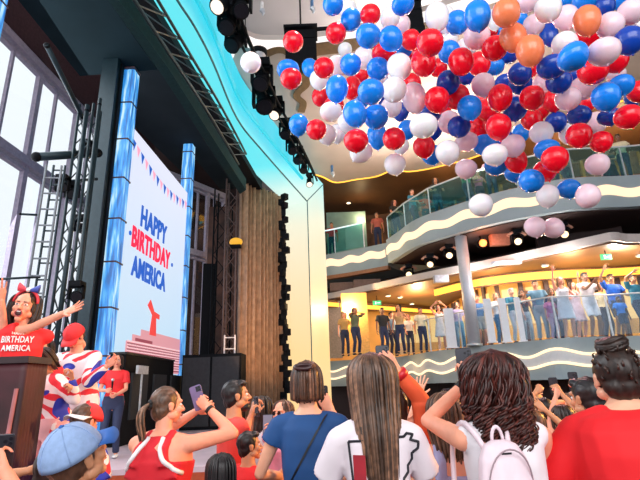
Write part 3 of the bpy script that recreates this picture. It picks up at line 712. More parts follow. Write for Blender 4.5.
# dome camera on the soffit
p = Z(259, 52, 9.68); t = thing('dome_camera', 'small white ceiling dome camera with a black top near the loose white balloon', 'camera', p)
MB().ell((0, 0, -.12), .17).obj('dome', mat('white_dome', (.6, .58, .6), .3), t, True); MB().tube([(0, 0, -.1), (0, 0, .02)], [.2, .22], 18).obj('mount', black, t, True)
for x, y, lab in ((262, 5, 'white sprinkler head on the grey ceiling above the dome camera'), (312, 3, 'blue tipped sprinkler head on the grey ceiling near the speaker array'), (332, 168, 'slim blue hook shaped fixture hanging from the beige soffit by the arch')):
    p = Z(x, y, 12.9 if y < 100 else 9.6); t = thing('sprinkler', lab, 'fixture', p)
    MB().tube([(0, 0, .1), (0, 0, -.2)], .05, 8).obj('stem', mat('white_plastic', (.8, .8, .8), .4) if x < 300 else mat('blue_plastic', (.08, .2, .4), .4), t); MB().tube([(0, 0, -.2), (.05, 0, -.3), (.02, 0, -.4)], [.09, .05, .02], 8).obj('nozzle', chrome, t)
# podium in front of the dancer
p0 = P(24, 363, 2.95); x1 = P(50, 360, 3.18).x; x0 = P(-60, 357, 2.95).x
t = thing('podium', 'dark maroon cloth covered booth in front of the cheering woman on stage', 'booth', ((x0+x1)/2, 3.05, .6))
h = p0.z-.6; wd = x1-x0; b = MB(); rings = []
for z in [h*i/24 for i in range(25)]:
    r = []
    for k in range(72):
        a_ = 2*PI*k/72; c, s_ = math.cos(a_), math.sin(a_); q = max(abs(c), abs(s_)); f_ = 1+.025*math.sin(k*2.1+z*.7)*(1-z/h*.6)
        r.append(Vector((c/q*wd/2*f_, s_/q*.11*f_, z)))
    rings.append(r)
b.loft(rings).obj('cloth_cover', mat('maroon_cloth', (.045, .008, .012), .55, noise_s=5, noise_a=.5), t, True)
MB().box((0, 0, h+.02), (wd+.03, .26, .04)).obj('top_board', mat('dark_board', (.03, .012, .014), .3), t)
MB().tube([(wd/2-.06, -.13, .2), (wd/2-.03, -.13, h-.15)], .012, 6).obj('piping', mat('pink_piping', (.4, .15, .16), .5), t)
# ------------------------------------------------------------------ balloons
BW, BP, BB, BD, BR, BO = 'white', 'pale pink', 'bright blue', 'deep blue', 'red', 'coral orange'
bm_ = {BW: mat('balloon_white', (.96, .95, .99), .22, sub=.25, coat=.3, noise_a=.03), BP: mat('balloon_pink', (.95, .70, .78), .22, sub=.25, coat=.3, noise_a=.03),  # pale pink stands for warm light on white balloons, put into the colour
       BB: mat('balloon_blue', (.004, .25, .95), .18, coat=.15, noise_a=.05), BD: mat('balloon_deep_blue', (.004, .055, .42), .18, coat=.15, noise_a=.05),
       BR: mat('balloon_red', (.95, .003, .02), .18, coat=.15, noise_a=.05), BO: mat('balloon_coral', (1.0, .25, .10), .2, sub=.2, coat=.15, noise_a=.04)}
def balloon_mesh():
    b = MB(); prof = [(-1.16, .07), (-1.14, .09), (-1.10, .04), (-1.06, .05), (-1.01, .20), (-.90, .44), (-.66, .73), (-.32, .93), (.05, 1.0), (.38, .95), (.66, .78), (.86, .52), (.96, .27), (1.0, .05)]
    b.loft([[Vector((r*math.cos(2*PI*k/24), r*math.sin(2*PI*k/24), z)) for k in range(24)] for z, r in prof]); return b
protos = {}
for c, m in bm_.items():
    me = balloon_mesh().mesh('balloon_'+c.replace(' ', '_')); me.materials.append(m)
    for p_ in me.polygons: p_.use_smooth = True
    protos[c] = me
# x, y, width, height, colour, layer (0 = nearest), knot direction in degrees (0 = down, 90 = right)
BL = [
(250.6,63,20,20,BW,0,0),(293,42,20,20,BR,0,0),(291,79,21,20,BR,0,0),(288,70,22,17,BB,1,0),(333,5,20,20,BB,0,0),(336,33.6,20,20,BR,0,0),(310,68,16,20,BB,1,0),(324,68,20,20,BR,0,0),(337,66,20,20,BW,2,0),
(351,20,20,23,BB,0,0),(348,10,18,18,BW,2,0),(370.5,15,20,19,BR,0,0),(390,18,19,22,BW,0,0),(382,26,18,20,BW,1,0),(368,36,24,23,BB,0,0),(391,39,23,25,BB,0,20),(403,5,22,18,BB,0,0),(384,54,24,18,BR,1,0),(402.5,50,19,17,BB,1,0),(411,40,19,20,BR,0,0),(430,43,26,26,BR,0,0),(423.6,63,24,30,BR,0,0),(437,17,23,30,BW,0,0),(445,20,20,30,BW,1,0),
(364,58,20,22,BW,1,0),(350.6,65,21,21,BB,0,0),(378,69,22,22,BB,0,0),(399.4,67,24,27,BW,0,0),(412,57,20,20,BR,2,0),(438,68,18,18,BR,1,0),
(457,23,22,24,BB,0,0),(477.5,16,25,32,BB,0,0),(506.4,13,26,28,BO,0,0),(527,3,20,18,BP,0,0),(494,20,14,22,BW,2,0),(477,37,25,24,BP,1,0),(449,52,21,22,BB,1,0),(449,41,18,15,BW,2,0),(466,48,20,18,BW,2,0),(461,62,24,28,BR,0,0),(479,64,22,24,BR,1,0),(494.7,48.5,24,24,BR,0,0),(513.5,38,25,31,BO,0,0),(530,51,26,31,BO,0,0),(534,25,20,20,BP,1,0),(495,67,18,16,BB,1,0),(509,56,18,14,BD,2,0),(491,28,14,20,BR,2,0),(499,32,14,14,BB,2,0),(520,74,22,22,BD,0,0),(530,68,18,18,BR,2,0),
(548,9,25,27,BW,0,0),(566,18,23,24,BP,1,0),(566,2,18,14,BB,2,0),(584,3,22,16,BB,1,0),(604,7,20,22,BD,1,0),(620,2,16,14,BB,2,0),(587,21,25,31,BO,0,0),(610,26,25,26,BP,0,-20),(631,12,24,24,BP,0,0),(639,26,16,17,BW,0,0),(626,23,15,16,BD,2,0),(629,41,27,28,BD,1,0),(549,35,17,26,BD,1,0),(565,45,24,26,BW,1,0),(573,57,30,26,BB,0,40),(590,36,26,22,BR,2,0),(602,38,18,18,BR,2,0),(604,52,30,26,BP,0,0),(615,60,24,26,BR,1,0),(593,71,28,26,BR,1,0),(552,67,28,22,BD,1,0),(616,75,18,14,BP,2,0),(541,27,14,16,BW,2,0),
(298.6,125,19,22,BB,0,0),(316.5,130,20,20,BR,0,0),(327,135,19,20,BW,1,0),(337,134,18,19,BW,2,0),(320,97,16,20,BR,1,0),(319,80,18,20,BW,2,0),(337,89,22,28,BB,0,0),(334,106,20,18,BR,1,0),(331,112,22,18,BW,2,0),
(352,88,18,24,BR,1,0),(371,92,26,24,BB,0,0),(362,98,18,22,BB,2,0),(380,78,18,18,BW,2,0),(355,114,23,28,BB,0,0),(349,123,22,20,BW,1,0),(394,90,24,25,BW,0,0),(391.5,107,20,20,BW,1,0),(414,98,23,32,BP,0,0),(401,112,16,20,BD,2,0),(376,117,24,24,BB,1,0),(377,136,19,28,BB,2,0),(407,130,18,20,BB,1,0),(356,141,24,22,BR,0,0),(361,152,22,23,BW,1,-40),(394,139,22,22,BR,0,0),(401,146,16,18,BW,1,0),(424,147,21,22,BR,1,0),(437,100,24,26,BR,0,0),(423.6,126,27,23,BW,0,0),(430,114,22,18,BD,1,0),(395,164.5,21,21,BW,0,0),(385,96,18,24,BD,3,0),
(448,83,24,22,BD,0,90),(457,97,24,24,BR,1,0),(442,105,20,22,BR,2,0),(483,85,22,23,BP,0,0),(500,98,23,28,BR,0,0),(505,83,20,16,BD,1,0),(520.5,84,22,20,BD,1,0),(532,98,23,24,BR,0,0),(469.7,108,23,25,BB,0,0),(515,109,23,24,BD,1,0),(520,94,18,18,BP,2,0),(449,122,21,22,BP,1,0),(459,127,22,21,BD,0,0),(479,126,19,23,BR,1,0),(498.6,127,24,26,BR,0,0),(466.6,142,22,18,BP,1,0),(484,145,22,20,BB,1,0),(447.5,152.5,23,24,BW,0,0),(432,155,20,20,BB,1,0),(466,169,21,19,BP,0,0),(495,155,24,21,BW,0,0),(496,166,22,18,BB,1,0),(513,146,23,22,BP,1,0),(521,133,16,18,BB,1,0),(532,120,20,22,BR,2,0),(541.5,133,22,22,BW,0,0),(482,104,20,20,BR,2,0),(516,161,21,24,BR,0,0),(515,173,20,18,BB,1,0),(531,181,24,22,BB,0,-30),
(559,82,24,22,BD,0,0),(543,84,18,22,BP,2,0),(584,88,26,20,BP,2,0),(568,99,24,22,BP,0,0),(553,101,20,22,BR,1,0),(587,102,18,20,BR,2,0),(606,97,26,28,BB,0,0),(621,86,24,20,BB,1,0),(633,98,16,16,BD,2,0),(579,116,22,20,BD,1,0),(609.5,117,22,17,BD,1,0),(628,117,25,23,BR,0,0),(638,92,20,22,BR,0,0),(596,123,20,22,BP,2,0),(556,122,20,20,BD,1,0),(579,136,24,25,BR,0,0),(570,134,20,22,BW,1,0),(601,142,21,21,BR,0,0),(547,150,24,20,BB,1,0),(555,159,25,25,BR,0,0),(545,171,22,21,BR,1,0),(597.5,164.5,22,21,BP,0,0),(547.5,196,21,23,BW,0,0),(569,189,21,19,BB,0,0),(588,196,24,22,BP,0,85),(535,227,20,20,BP,0,0),(553.5,228,20,20,BP,0,60),(481,205,23,22,BW,0,0),
(432,130,20,20,BD,3,0),(410,85,22,22,BR,3,0),(488,110,22,22,BR,3,0),(505,140,18,18,BD,3,0),(576,75,20,20,BD,3,0),(400,25,20,20,BP,3,0),(465,75,20,20,BD,3,0),(345,50,14,14,BW,3,0),(360,75,18,18,BR,3,0),(540,110,18,18,BR,3,0),(560,60,20,20,BR,3,0),(517,20,20,20,BB,3,0)]
placed = []
order = sorted(range(len(BL)), key=lambda i: (BL[i][5], -BL[i][2]))
hue_near = {}
dirs8 = lambda x, y: 'lower' if y > 150 else ('upper' if y < 50 else 'middle')
used_lab = {}
for i in order:
    x, y, w_, h_, c, ly, kn = BL[i]
    dr = (fw*F + rt*(x-320) + up*(240-y)).normalized()
    dist = 5.9*22.0/w_*(1+.0*ly) + ly*.30
    for _ in range(400):
        k = dist/F*math.sqrt(1+((x-320)**2+(y-240)**2)/F**2)**-1
        rr = min(w_/2*k*1.04, .185); rh = min(h_/2*k*1.04, .225); c3 = CAM + dr*dist
        R_ = max(rr, rh*.95)
        if all((c3-q).length > (R_+r2)*.97 for q, r2 in placed): break
        dist += .07
    placed.append((c3, R_))
    o = bpy.data.objects.new('balloon', protos[c]); COL.objects.link(o); o.location = c3
    o.scale = (rr, rr, rh/1.0); o.rotation_euler = (random.uniform(-.25, .25), -math.radians(kn), random.uniform(0, 6))
    if kn: o.rotation_euler = (0, -math.radians(kn), 0)
    # words that single it out
    reg = ('upper' if y < 50 else 'lower' if y > 120 else 'middle')+' '+('left' if x < 400 else 'right' if x > 520 else 'centre')
    nb = sorted([j for j in range(len(BL)) if j != i and BL[j][5] <= 2], key=lambda j: (BL[j][0]-x)**2+(BL[j][1]-y)**2)[:7]
    def rel(j):
        dx = BL[j][0]-x; dy = BL[j][1]-y
        return ('left of' if dx > 0 else 'right of') if abs(dx) > abs(dy) else ('above' if dy > 0 else 'below')
    cs = lambda q: {'bright blue': 'blue', 'pale pink': 'pink', 'coral orange': 'coral', 'deep blue': 'navy'}.get(q, q)
    dp = {0: 'large', 1: 'overlapped', 2: 'mostly hidden', 3: 'deeply hidden'}[ly]
    sp_l = {(250.6, 63): 'loose white balloon farthest left, against the cyan arch', (293, 42): 'loose red balloon in front of the hanging speaker array', (547.5, 196): 'white balloon hanging knot down over the lit wave band',
            (588, 196): 'pale pink balloon tilted right over the lit wave band', (535, 227): 'lowest pale pink balloon, left one of the touching pair', (553.5, 228): 'pale pink balloon, right one of the lowest touching pair',
            (481, 205): 'lone white balloon in front of the curved balcony fascia', (569, 189): 'single bright blue balloon over the lit wave band', (466, 169): 'lone pale pink balloon above the curved balcony glass'}
    lab = sp_l.get((x, y))
    if not lab:
        for a_, b_ in [(0, 1), (0, 2), (1, 2), (0, 3), (1, 3), (0, 4), (2, 3), (1, 4), (0, 5), (3, 4), (0, 6), (2, 5)]:
            lab = '%s %s balloon %s %s and %s %s, %s' % (dp, cs(c), rel(nb[a_]), cs(BL[nb[a_]][4]), rel(nb[b_]), cs(BL[nb[b_]][4]), reg)
            if lab not in used_lab: break
    used_lab[lab] = 1
    tag(o, lab, 'balloon', 'party balloons falling through the atrium')
# ------------------------------------------------------------------ people
SK = {'fair': (.84, .43, .28), 'rosy': (.85, .36, .23), 'tan': (.60, .27, .14), 'brown': (.28, .13, .075), 'dark': (.12, .055, .035)}
def skin(k): return mat('skin_'+k, SK[k], .5, sub=.12, noise_a=.06, noise_s=20)
eyew = mat('eye_white', (.85, .83, .80), .3); irism = mat('iris_brown', (.05, .025, .015), .2); lipm = mat('lip_red', (.50, .08, .08), .4); mouthm = mat('mouth_dark', (.06, .01, .01), .5); browm = mat('brow_dark', (.03, .018, .012), .7); nailm = mat('nail_pink', (.85, .45, .42), .3)
def cloth(name, col, a=.10): return mat('cloth_'+name, col, .75, noise_s=9, noise_a=a, bump=.25)
TMP = bpy.data.scenes.new('tmp')
def remesh(mb, vox, smooth=2, name='t'):
    me = mb.mesh(name); o = bpy.data.objects.new('t', me); TMP.collection.objects.link(o)
    md = o.modifiers.new('r', 'REMESH'); md.mode = 'VOXEL'; md.voxel_size = vox
    if smooth: s = o.modifiers.new('s', 'SMOOTH'); s.iterations = smooth; s.factor = .5
    vl = TMP.view_layers[0]; vl.update(); dg = vl.depsgraph
    out = bpy.data.meshes.new_from_object(o.evaluated_get(dg)); bpy.data.objects.remove(o); bpy.data.meshes.remove(me)
    return out
def cap(mb, a, ra, b, rb, n=12):
    a = Vector(a); b = Vector(b); d = b-a
    if d.length < 1e-5: return mb.ell(a, ra, n, 8)
    d.normalize(); pts = []; rs = []
    for k in (0, 30, 60): pts.append(a-d*ra*math.cos(math.radians(k))); rs.append(max(ra*math.sin(math.radians(k)), ra*.05))
    pts.append(a); rs.append(ra); pts.append(b); rs.append(rb)
    for k in (60, 30, 0): pts.append(b+d*rb*math.cos(math.radians(k))); rs.append(max(rb*math.sin(math.radians(k)), rb*.05))
    return mb.tube(pts, rs, n)
def join(parts):
    """one mesh datablock from (mesh, matrix, material index or None) items"""
    vs = []; fs = []; mi = []
    for me, M, ix in parts:
        k = len(vs); vs += [tuple(M @ v.co) for v in me.vertices]
        flip = M.determinant() < 0
        for p in me.polygons:
            f = [k+i for i in p.vertices]; fs.append(f[::-1] if flip else f); mi.append(p.material_index if ix is None else ix)
    me = bpy.data.meshes.new('body'); me.from_pydata(vs, [], fs)
    me.polygons.foreach_set('material_index', mi); me.polygons.foreach_set('use_smooth', [True]*len(fs)); me.update()
    return me
_heads = {}
def head_mesh(mouth, hi):
    key = (mouth, hi)
    if key in _heads: return _heads[key]
    b = MB()
    b.ell((0, -.012, .022), (.074, .094, .093), 20, 14); b.ell((0, .022, -.042), (.058, .064, .072), 20, 14)
    jd = -.012 if mouth else 0
    b.ell((0, .066, -.098+jd), (.026, .022, .020)); cap(b, (0, .088, .004), .009, (0, .106, -.030), .013); b.ell((-.013, .094, -.034), .009); b.ell((.013, .094, -.034), .009)
    cap(b, (-.042, .070, .026), .013, (.042, .070, .026), .013)
    for s in (-1, 1):
        b.ell((s*.040, .058, -.028), (.024, .024, .024)); b.ell((s*.054, .01, -.062), (.022, .04, .026)); b.ell((s*.076, -.008, -.008), (.010, .020, .032)); b.ell((s*.081, -.014, .004), (.008, .016, .018))
    if not mouth: b.ell((0, .084, -.062), (.024, .012, .011))
    else: b.ell((0, .080, -.068), (.030, .010, .030))
    cap(b, (0, -.02, -.05), .050, (0, -.03, -.13), .050)
    me = remesh(b, .0055 if hi else .010, 1)
    det = MB()
    for s in (-1, 1):
        det.ell((s*.031, .072, .002), (.0145, .0115, .0095), 12, 8, mi=1); det.ell((s*.031, .082, .002), (.0062, .0030, .0062), 10, 6, mi=2)
        cap(det, (s*.017, .086, .023), .0042, (s*.046, .076, .026), .0032, 6)
        for i in range(len(det.mi)-1, -1, -1):
            if det.mi[i] == 0: det.mi[i] = 5
            else: break
    if mouth:
        det.ell((0, .087, -.070), (.023, .009, .021), mi=4); det.box((0, .093, -.056), (.026, .008, .007), mi=1); det.tube([Vector((.026*math.cos(a), .090, -.070+.024*math.sin(a))) for a in [2*PI*i/16 for i in range(17)]], .0042, 6, mi=3)
    else:
        det.ell((0, .092, -.058), (.023, .008, .0052), mi=3); det.ell((0, .091, -.067), (.019, .008, .0062), mi=3)
    dm = det.mesh('d'); _heads[key] = (me, dm); return _heads[key]
_hands = {}
def hand_mesh(style, hi):
    """right hand: wrist at 0, fingers +Z, palm looks +Y, thumb on -X"""
    if not hi: style = {'point': 'open'}.get(style, style)
    key = (style, hi)
    if key in _hands: return _hands[key]
    curl = {'open': (4, 6, 5), 'relaxed': (18, 26, 20), 'grip': (42, 62, 36), 'fist': (75, 85, 50)}[style]
    spread = {'open': 9, 'relaxed': 2, 'grip': 3, 'fist': 0}[style]
    b = MB(); L = [(.040, .024, .020), (.045, .028, .021), (.042, .026, .020), (.033, .019, .017)]
    b.loft([[Vector((math.cos(a)*w_+o, math.sin(a)*t_, z)) for a in [2*PI*k/14 for k in range(14)]] for z, w_, t_, o in ((-.02, .026, .019, 0), (.0, .027, .018, 0), (.03, .036, .017, -.003), (.06, .041, .015, 0), (.088, .040, .012, 0), (.096, .034, .008, 0))])
    b.ell((-.027, .010, .032), (.017, .014, .030))
    nails = MB()
    for i in range(4):
        x = -.030+.0200*i; p = Vector((x, 0, .090-(.004 if i in (0,) else 0)-(.010 if i == 3 else 0))); a = 0; sd = math.radians(spread*(i-1.4)); r = .0088 if i < 3 else .0076
        cap(b, p-Vector((0, 0, .03)), r*1.05, p, r, 8)
        for s in range(3):
            a += math.radians(curl[s]*(1+.08*i)); d = Vector((math.sin(sd), math.sin(a), math.cos(a)*math.cos(sd))).normalized()
            q = p+d*L[i][s]; cap(b, p, r, q, r*.92, 8); p = q; r *= .93
        nails.ell(p-Vector((0, r*.75, 0))*math.cos(a)+Vector((0, 0, -.002)), (r*.6, .002, r*.8), 6, 4, mi=6)
    p = Vector((-.030, .010, .022)); tc = {'open': (-.85, .25, .62), 'relaxed': (-.45, .45, .9), 'grip': (-.35, .9, .55), 'fist': (-.1, .95, .5)}[style]
    d = Vector(tc).normalized(); q = p+d*.040; cap(b, p, .0130, q, .0108, 8)
    d2_ = (d + (Vector((.45, .15, .4)) if style != 'open' else Vector((0, .05, .25)))).normalized(); q2 = q+d2_*.030; cap(b, q, .0105, q2, .0092, 8)
    d3_ = (d2_ + Vector((.2, 0, .2))).normalized(); cap(b, q2, .0092, q2+d3_*.020, .0078, 8)
    me = remesh(b, .0040 if hi else .0062, 1); _hands[key] = (me, nails.mesh('n')); return _hands[key]

def sst(a, b, x): x = max(0, min(1, (x-a)/(b-a))); return x*x*(3-2*x)
def ik(S, Tt, l1, l2, pole):
    d = Tt-S; L = min(d.length, (l1+l2)*.995); dn = d.normalized(); Tt = S+dn*L
    c = (l1*l1+L*L-l2*l2)/(2*l1*L); c = max(-1, min(1, c)); s = math.sqrt(1-c*c)
    pl = pole-dn*pole.dot(dn); pl = pl.normalized() if pl.length > 1e-4 else dn.orthogonal().normalized()
    return S+dn*l1*c+pl*l1*s, Tt
def ring(z, rx, ry, y=0, n=24, sq=.15, x=0):
    out = []
    for k in range(n):
        a = 2*PI*k/n; c, s = math.cos(a), math.sin(a); q = 1+sq*(abs(math.sin(2*a))**2)*.5
        out.append(Vector((x+rx*c*q, y+ry*s*q, z)))
    return out
class Person: pass
def person(label, loc, rz=0.0, H=1.70, sex='f', sk='fair', hair=('short', 'brown'), top=('tee', 'red', (.8, .02, .02)), bottom=('pants', 'navy', (.02, .03, .08)),
           R=None, L=None, head=(0, 0, 0), lean=0.0, bulk=1.0, hi=False, mouth=False, group=None, feet=None, Rp=None, Lp=None, hands=('relaxed', 'relaxed'), shoes='dark', seat=False, twist=0, side=0.0, palmR=None, palmL=None, fdR=None, fdL=None, neck=0, slope=0):
    """R, L: hand targets, ('w', point) in the world or a local point; Rp, Lp: elbow direction"""
    s = H/1.75; k = bulk; m = sex == 'm'
    t = thing('person', label, 'person', loc, math.radians(rz), group)
    Mw = Matrix.Translation(Vector(loc)) @ Matrix.Rotation(math.radians(rz), 4, 'Z'); Mi = Mw.inverted()
    la = math.radians(lean); sa = math.radians(side)
    def bend(p):
        p = Vector(p); f = sst(.88, 1.2, p.z); h = Vector((0, 0, .95))
        M = Matrix.Rotation(-la*f, 3, 'X') @ Matrix.Rotation(sa*f, 3, 'Y') @ Matrix.Rotation(math.radians(twist)*f, 3, 'Z')
        return (h + M @ (p-h))*s
    Mb = Matrix.Rotation(-la, 3, 'X') @ Matrix.Rotation(sa, 3, 'Y') @ Matrix.Rotation(math.radians(twist), 3, 'Z')
    vox = .011 if hi else .020
    sw = (.190 if m else .168)*(.6+.4*k) ; cw = (.165 if m else .150)*k; ww = (.145 if m else .125)*k; hw = (.165 if m else .175)*k
    def torso(ex=0, z0=.82, z1=1.49, neck=True, flare=0):
        prof = [(.82, hw*.93, .105*k), (.92, hw, .118*k), (1.02, (hw+ww)/2, .108*k), (1.10, ww, .100*k), (1.20, (ww+cw)/2+.004, .108*k), (1.31, cw, .120*k if not m else .115*k), (1.39, cw*1.02, .098*k), (1.435, cw*.82, .075*k), (1.465, .085, .062), (1.49, .060, .055)]
        out = [ring(z, rx+ex, ry+ex, -.008+(.012 if (not m and abs(z-1.31) < .03) else 0)) for z, rx, ry in prof if z0-1e-4 <= z <= z1+1e-4]
        return [[bend(v) for v in r] for r in out]
    # joints
    J = {}
    for sd, nm in ((1, 'R'), (-1, 'L')):
        J['s'+nm] = bend((sd*sw, -.012, 1.405-slope)); J['h'+nm] = Vector((sd*.090*k, 0, .90))*s
    UA, FA = .285*s, .255*s
    def tgt(v, nm, sd):
        if v is None: return bend((sd*(sw+.09), .06, .86))
        if isinstance(v, tuple) and v[0] == 'w': return Mi @ Vector(v[1])
        return Vector(v)*s
    for v, nm, sd, pl in ((R, 'R', 1, Rp), (L, 'L', -1, Lp)):
        Tt = tgt(v, nm, sd); pole = Vector(pl) if pl else Vector((sd*.6, -.5, -.7))
        J['e'+nm], J['w'+nm] = ik(J['s'+nm], Tt, UA, FA, pole)
    ft = feet or ((.11, .0), (-.11, .0))
    for nm, f_ in (('R', ft[0]), ('L', ft[1])):
        fx, fy = f_[0], f_[1]; fz = f_[2] if len(f_) > 2 else 0
        an = Vector((fx, fy, .085+fz))*s; kn, an = ik(J['h'+nm], an, .43*s, .42*s, Vector((0, 1, 0))); J['k'+nm] = kn; J['a'+nm] = an
    # body
    b = MB(); b.loft(torso())
    b.ell(bend((0, 0, .86)), (hw*.92*s, .10*k*s, .10*s), 16, 10)
    nk = bend((0, -.012, 1.44)); hc0 = bend((0, .012+neck*.4, 1.635-neck))
    nr = (.060 if m else .050)*s
    cap(b, nk, nr*1.12, hc0+Mb @ Vector((0, -.022, -.07))*s, nr)
    for sd, nm in ((1, 'R'), (-1, 'L')):
        ar_ = (1.0 if m else .86)*(.45+.55*k)*s
        cap(b, bend((sd*.06, -.012, 1.435)), .048*s, J['s'+nm], .056*ar_)
        cap(b, J['s'+nm], .055*ar_, J['s'+nm].lerp(J['e'+nm], .45), .049*ar_); cap(b, J['s'+nm].lerp(J['e'+nm], .45), .049*ar_, J['e'+nm], .038*ar_)
        cap(b, J['e'+nm], .038*ar_, J['e'+nm].lerp(J['w'+nm], .35), .040*ar_); cap(b, J['e'+nm].lerp(J['w'+nm], .35), .040*ar_, J['w'+nm], .026*s)
        cap(b, J['h'+nm], .085*k*s, J['k'+nm], .055*k**.5*s); cap(b, J['k'+nm], .053*s, J['k'+nm].lerp(J['a'+nm], .35), .056*s); cap(b, J['k'+nm].lerp(J['a'+nm], .35), .056*s, J['a'+nm], .036*s)
        cap(b, J['a'+nm]+Vector((0, -.02, -.035))*s, .034*s, J['a'+nm]+Vector((0, .11, -.045))*s, .030*s)
    bm_e = remesh(b, vox*s, 2)
    yaw, pit, til = [math.radians(a) for a in head]
    Mh = Mb @ Matrix.Rotation(-yaw, 3, 'Z') @ Matrix.Rotation(pit, 3, 'X') @ Matrix.Rotation(til, 3, 'Y')
    HM = Matrix.Translation(hc0) @ Mh.to_4x4() @ Matrix.Scale(s*(1.03 if m else .98), 4)
    hm, dm = head_mesh(mouth, hi)
    parts = [(bm_e, Matrix.Identity(4), 0), (hm, HM, 0), (dm, HM, None)]
    HND = {}
    for nm, sd, st_, pal, fd in (('R', 1, hands[0], palmR, fdR), ('L', -1, hands[1], palmL, fdL)):
        d = (J['w'+nm]-J['e'+nm]).normalized()
        if fd: d = (Mi.to_3x3() @ Vector(fd)).normalized()
        if pal: n = Mi.to_3x3() @ Vector(pal)
        else: n = Vector((0, 1, 0)) if d.z > .2 else Vector((-sd, .2, 0))
        n = (n-d*n.dot(d)); n = n.normalized() if n.length > .05 else d.orthogonal().normalized()
        x = n.cross(d).normalized()
        M = Matrix((x, n, d)).transposed().to_4x4()
        M = Matrix.Translation(J['w'+nm]) @ M @ Matrix.Scale(s*(1.05 if m else .95), 4)
        # right hand mesh has its thumb on -X of the palm frame; mirror it for the left
        if sd < 0: M = M @ Matrix.Diagonal((-1, 1, 1, 1))
        hme, nme = hand_mesh(st_, hi); parts.append((hme, M, 0))
        if hi: parts.append((nme, M, 6))
        HND[nm] = M
    me = join(parts); body = link('body', me, [skin(sk), eyew, irism, lipm, mouthm, browm, nailm], t)
    ps = Person(); ps.t = t; ps.HM = HM; ps.H = HND; ps.J = J; ps.Mw = Mw; ps.bend = bend; ps.s = s; ps.body = body; ps.Mi = Mi; ps.Mb = Mb; ps.torso = torso; ps.dims = (sw, cw, ww, hw, k)
    # clothing
    kind, cn, cc_ = top[:3]; cm = cloth(cn, cc_, top[3] if len(top) > 3 else .1)
    if kind != 'none':
        b = MB(); ex = .013
        if kind in ('tee', 'long', 'loose', 'cap_sleeve'):
            b.loft(torso(ex+(.012 if kind == 'loose' else 0), .82 if kind != 'loose' else .82, 1.465))
            for sd, nm in ((1, 'R'), (-1, 'L')):
                ar_ = (1.0 if m else .9)*(.45+.55*k)*s
                cap(b, bend((sd*.09, -.012, 1.425)), .058*s, J['s'+nm], .066*ar_)
                f = {'tee': .62, 'loose': .72, 'cap_sleeve': .35}.get(kind, 1.0)
                e_ = J['s'+nm].lerp(J['e'+nm], f); rr = .060*ar_+.012
                b.tube([J['s'+nm], J['s'+nm].lerp(e_, .5), e_], [.066*ar_, rr, rr*(1.06 if kind != 'long' else .9)], 14)
                if kind == 'long':
                    cap(b, J['e'+nm], .052*ar_, J['e'+nm], .052*ar_); b.tube([J['e'+nm], J['e'+nm].lerp(J['w'+nm], .5), J['w'+nm].lerp(J['e'+nm], .06)], [.052*ar_, .050*ar_, .038*s], 14)
        elif kind in ('tank', 'dress', 'sleeveless'):
            b.loft(torso(ex, .82, 1.40 if kind != 'tank' else 1.32))
            if kind == 'tank' or kind == 'dress':
                for sd in (-1, 1): b.tube([bend((sd*.10, -.115*k, 1.28)), bend((sd*.085, -.10*k, 1.38)), bend((sd*.075, -.03, 1.468)), bend((sd*.085, .075*k, 1.40)), bend((sd*.09, .125*k, 1.30))], [.034*s, .032*s, .028*s, .028*s, .03*s], 8)
            if cn == 'crimson':
                b.loft([[bend((x*w_, -.085-.02*k+y*.045+yo, z)) for x, y in [(math.cos(a), math.sin(a)) for a in [2*PI*q/16 for q in range(16)]]] for z, w_, yo in ((1.22, .19, 0), (1.29, .155, 0), (1.36, .100, .01), (1.42, .075, .035), (1.455, .070, .06))])
            if kind == 'sleeveless':
                for sd in (-1, 1): cap(b, bend((sd*.09, -.012, 1.42)), .055*s, bend((sd*sw*.86, -.012, 1.41)), .055*s)
        if kind == 'dress': b.loft([[v*s for v in ring(z, rx, ry)] for z, rx, ry in ((.55, hw*1.35, .20), (.75, hw*1.15, .155), (.92, hw+.015, .128), (1.02, hw*.9, .11))])
        mesh = remesh(b, vox*.9*s, 2, 'top'); o = link({'tee': 'tshirt', 'loose': 'tshirt', 'cap_sleeve': 'blouse', 'long': 'long_sleeved_shirt', 'tank': 'tank_top', 'sleeveless': 'sleeveless_top', 'dress': 'dress'}[kind], mesh, cm, t, True); ps.top = o
        # cloth folds
        amp = .0045*s if hi else .006*s
        nrm_ = [v.normal.copy() for v in mesh.vertices]
        for v, vn in zip(mesh.vertices, nrm_):
            q = v.co/s; n_ = noise.noise(Vector((q.x*7, q.y*7, q.z*5+loc[0]*3)))+.5*noise.noise(Vector((q.x*16, q.y*16, q.z*11)))
            v.co += vn*amp*n_*1.6
    if kind != 'dress' and bottom:
        bk, bn, bc = bottom; b = MB(); e = .012
        b.loft([[bend(v) for v in ring(z, rx+e, ry+e)] for z, rx, ry in ((.80, hw*.9, .10*k), (.92, hw, .118*k), (1.03, (hw+ww)/2, .106*k))])
        for nm in 'RL':
            hp, kn, an = J['h'+nm], J['k'+nm], J['a'+nm]
            if bk == 'skirt': continue
            cap(b, hp, (.087*k+.01)*s, hp, (.087*k+.01)*s)
            if bk == 'shorts': b.tube([hp, hp.lerp(kn, .8)], [(.087*k+.012)*s, .082*s], 14)
            else:
                cap(b, kn, .062*s, kn, .062*s); b.tube([hp, kn], [(.085*k+.012)*s, .066*s], 14); b.tube([kn, an+Vector((0, 0, .01))*s], [.066*s, .056*s], 14)
        if bk == 'skirt': b.loft([[v*s for v in ring(z, rx, ry)] for z, rx, ry in ((.52, hw*1.3, .2), (.75, hw*1.15, .15), (.95, hw+.01, .125))])
        link({'shorts': 'shorts', 'skirt': 'skirt'}.get(bk, 'trousers'), remesh(b, vox*s, 2, 'b'), cloth(bn, bc), t, True)
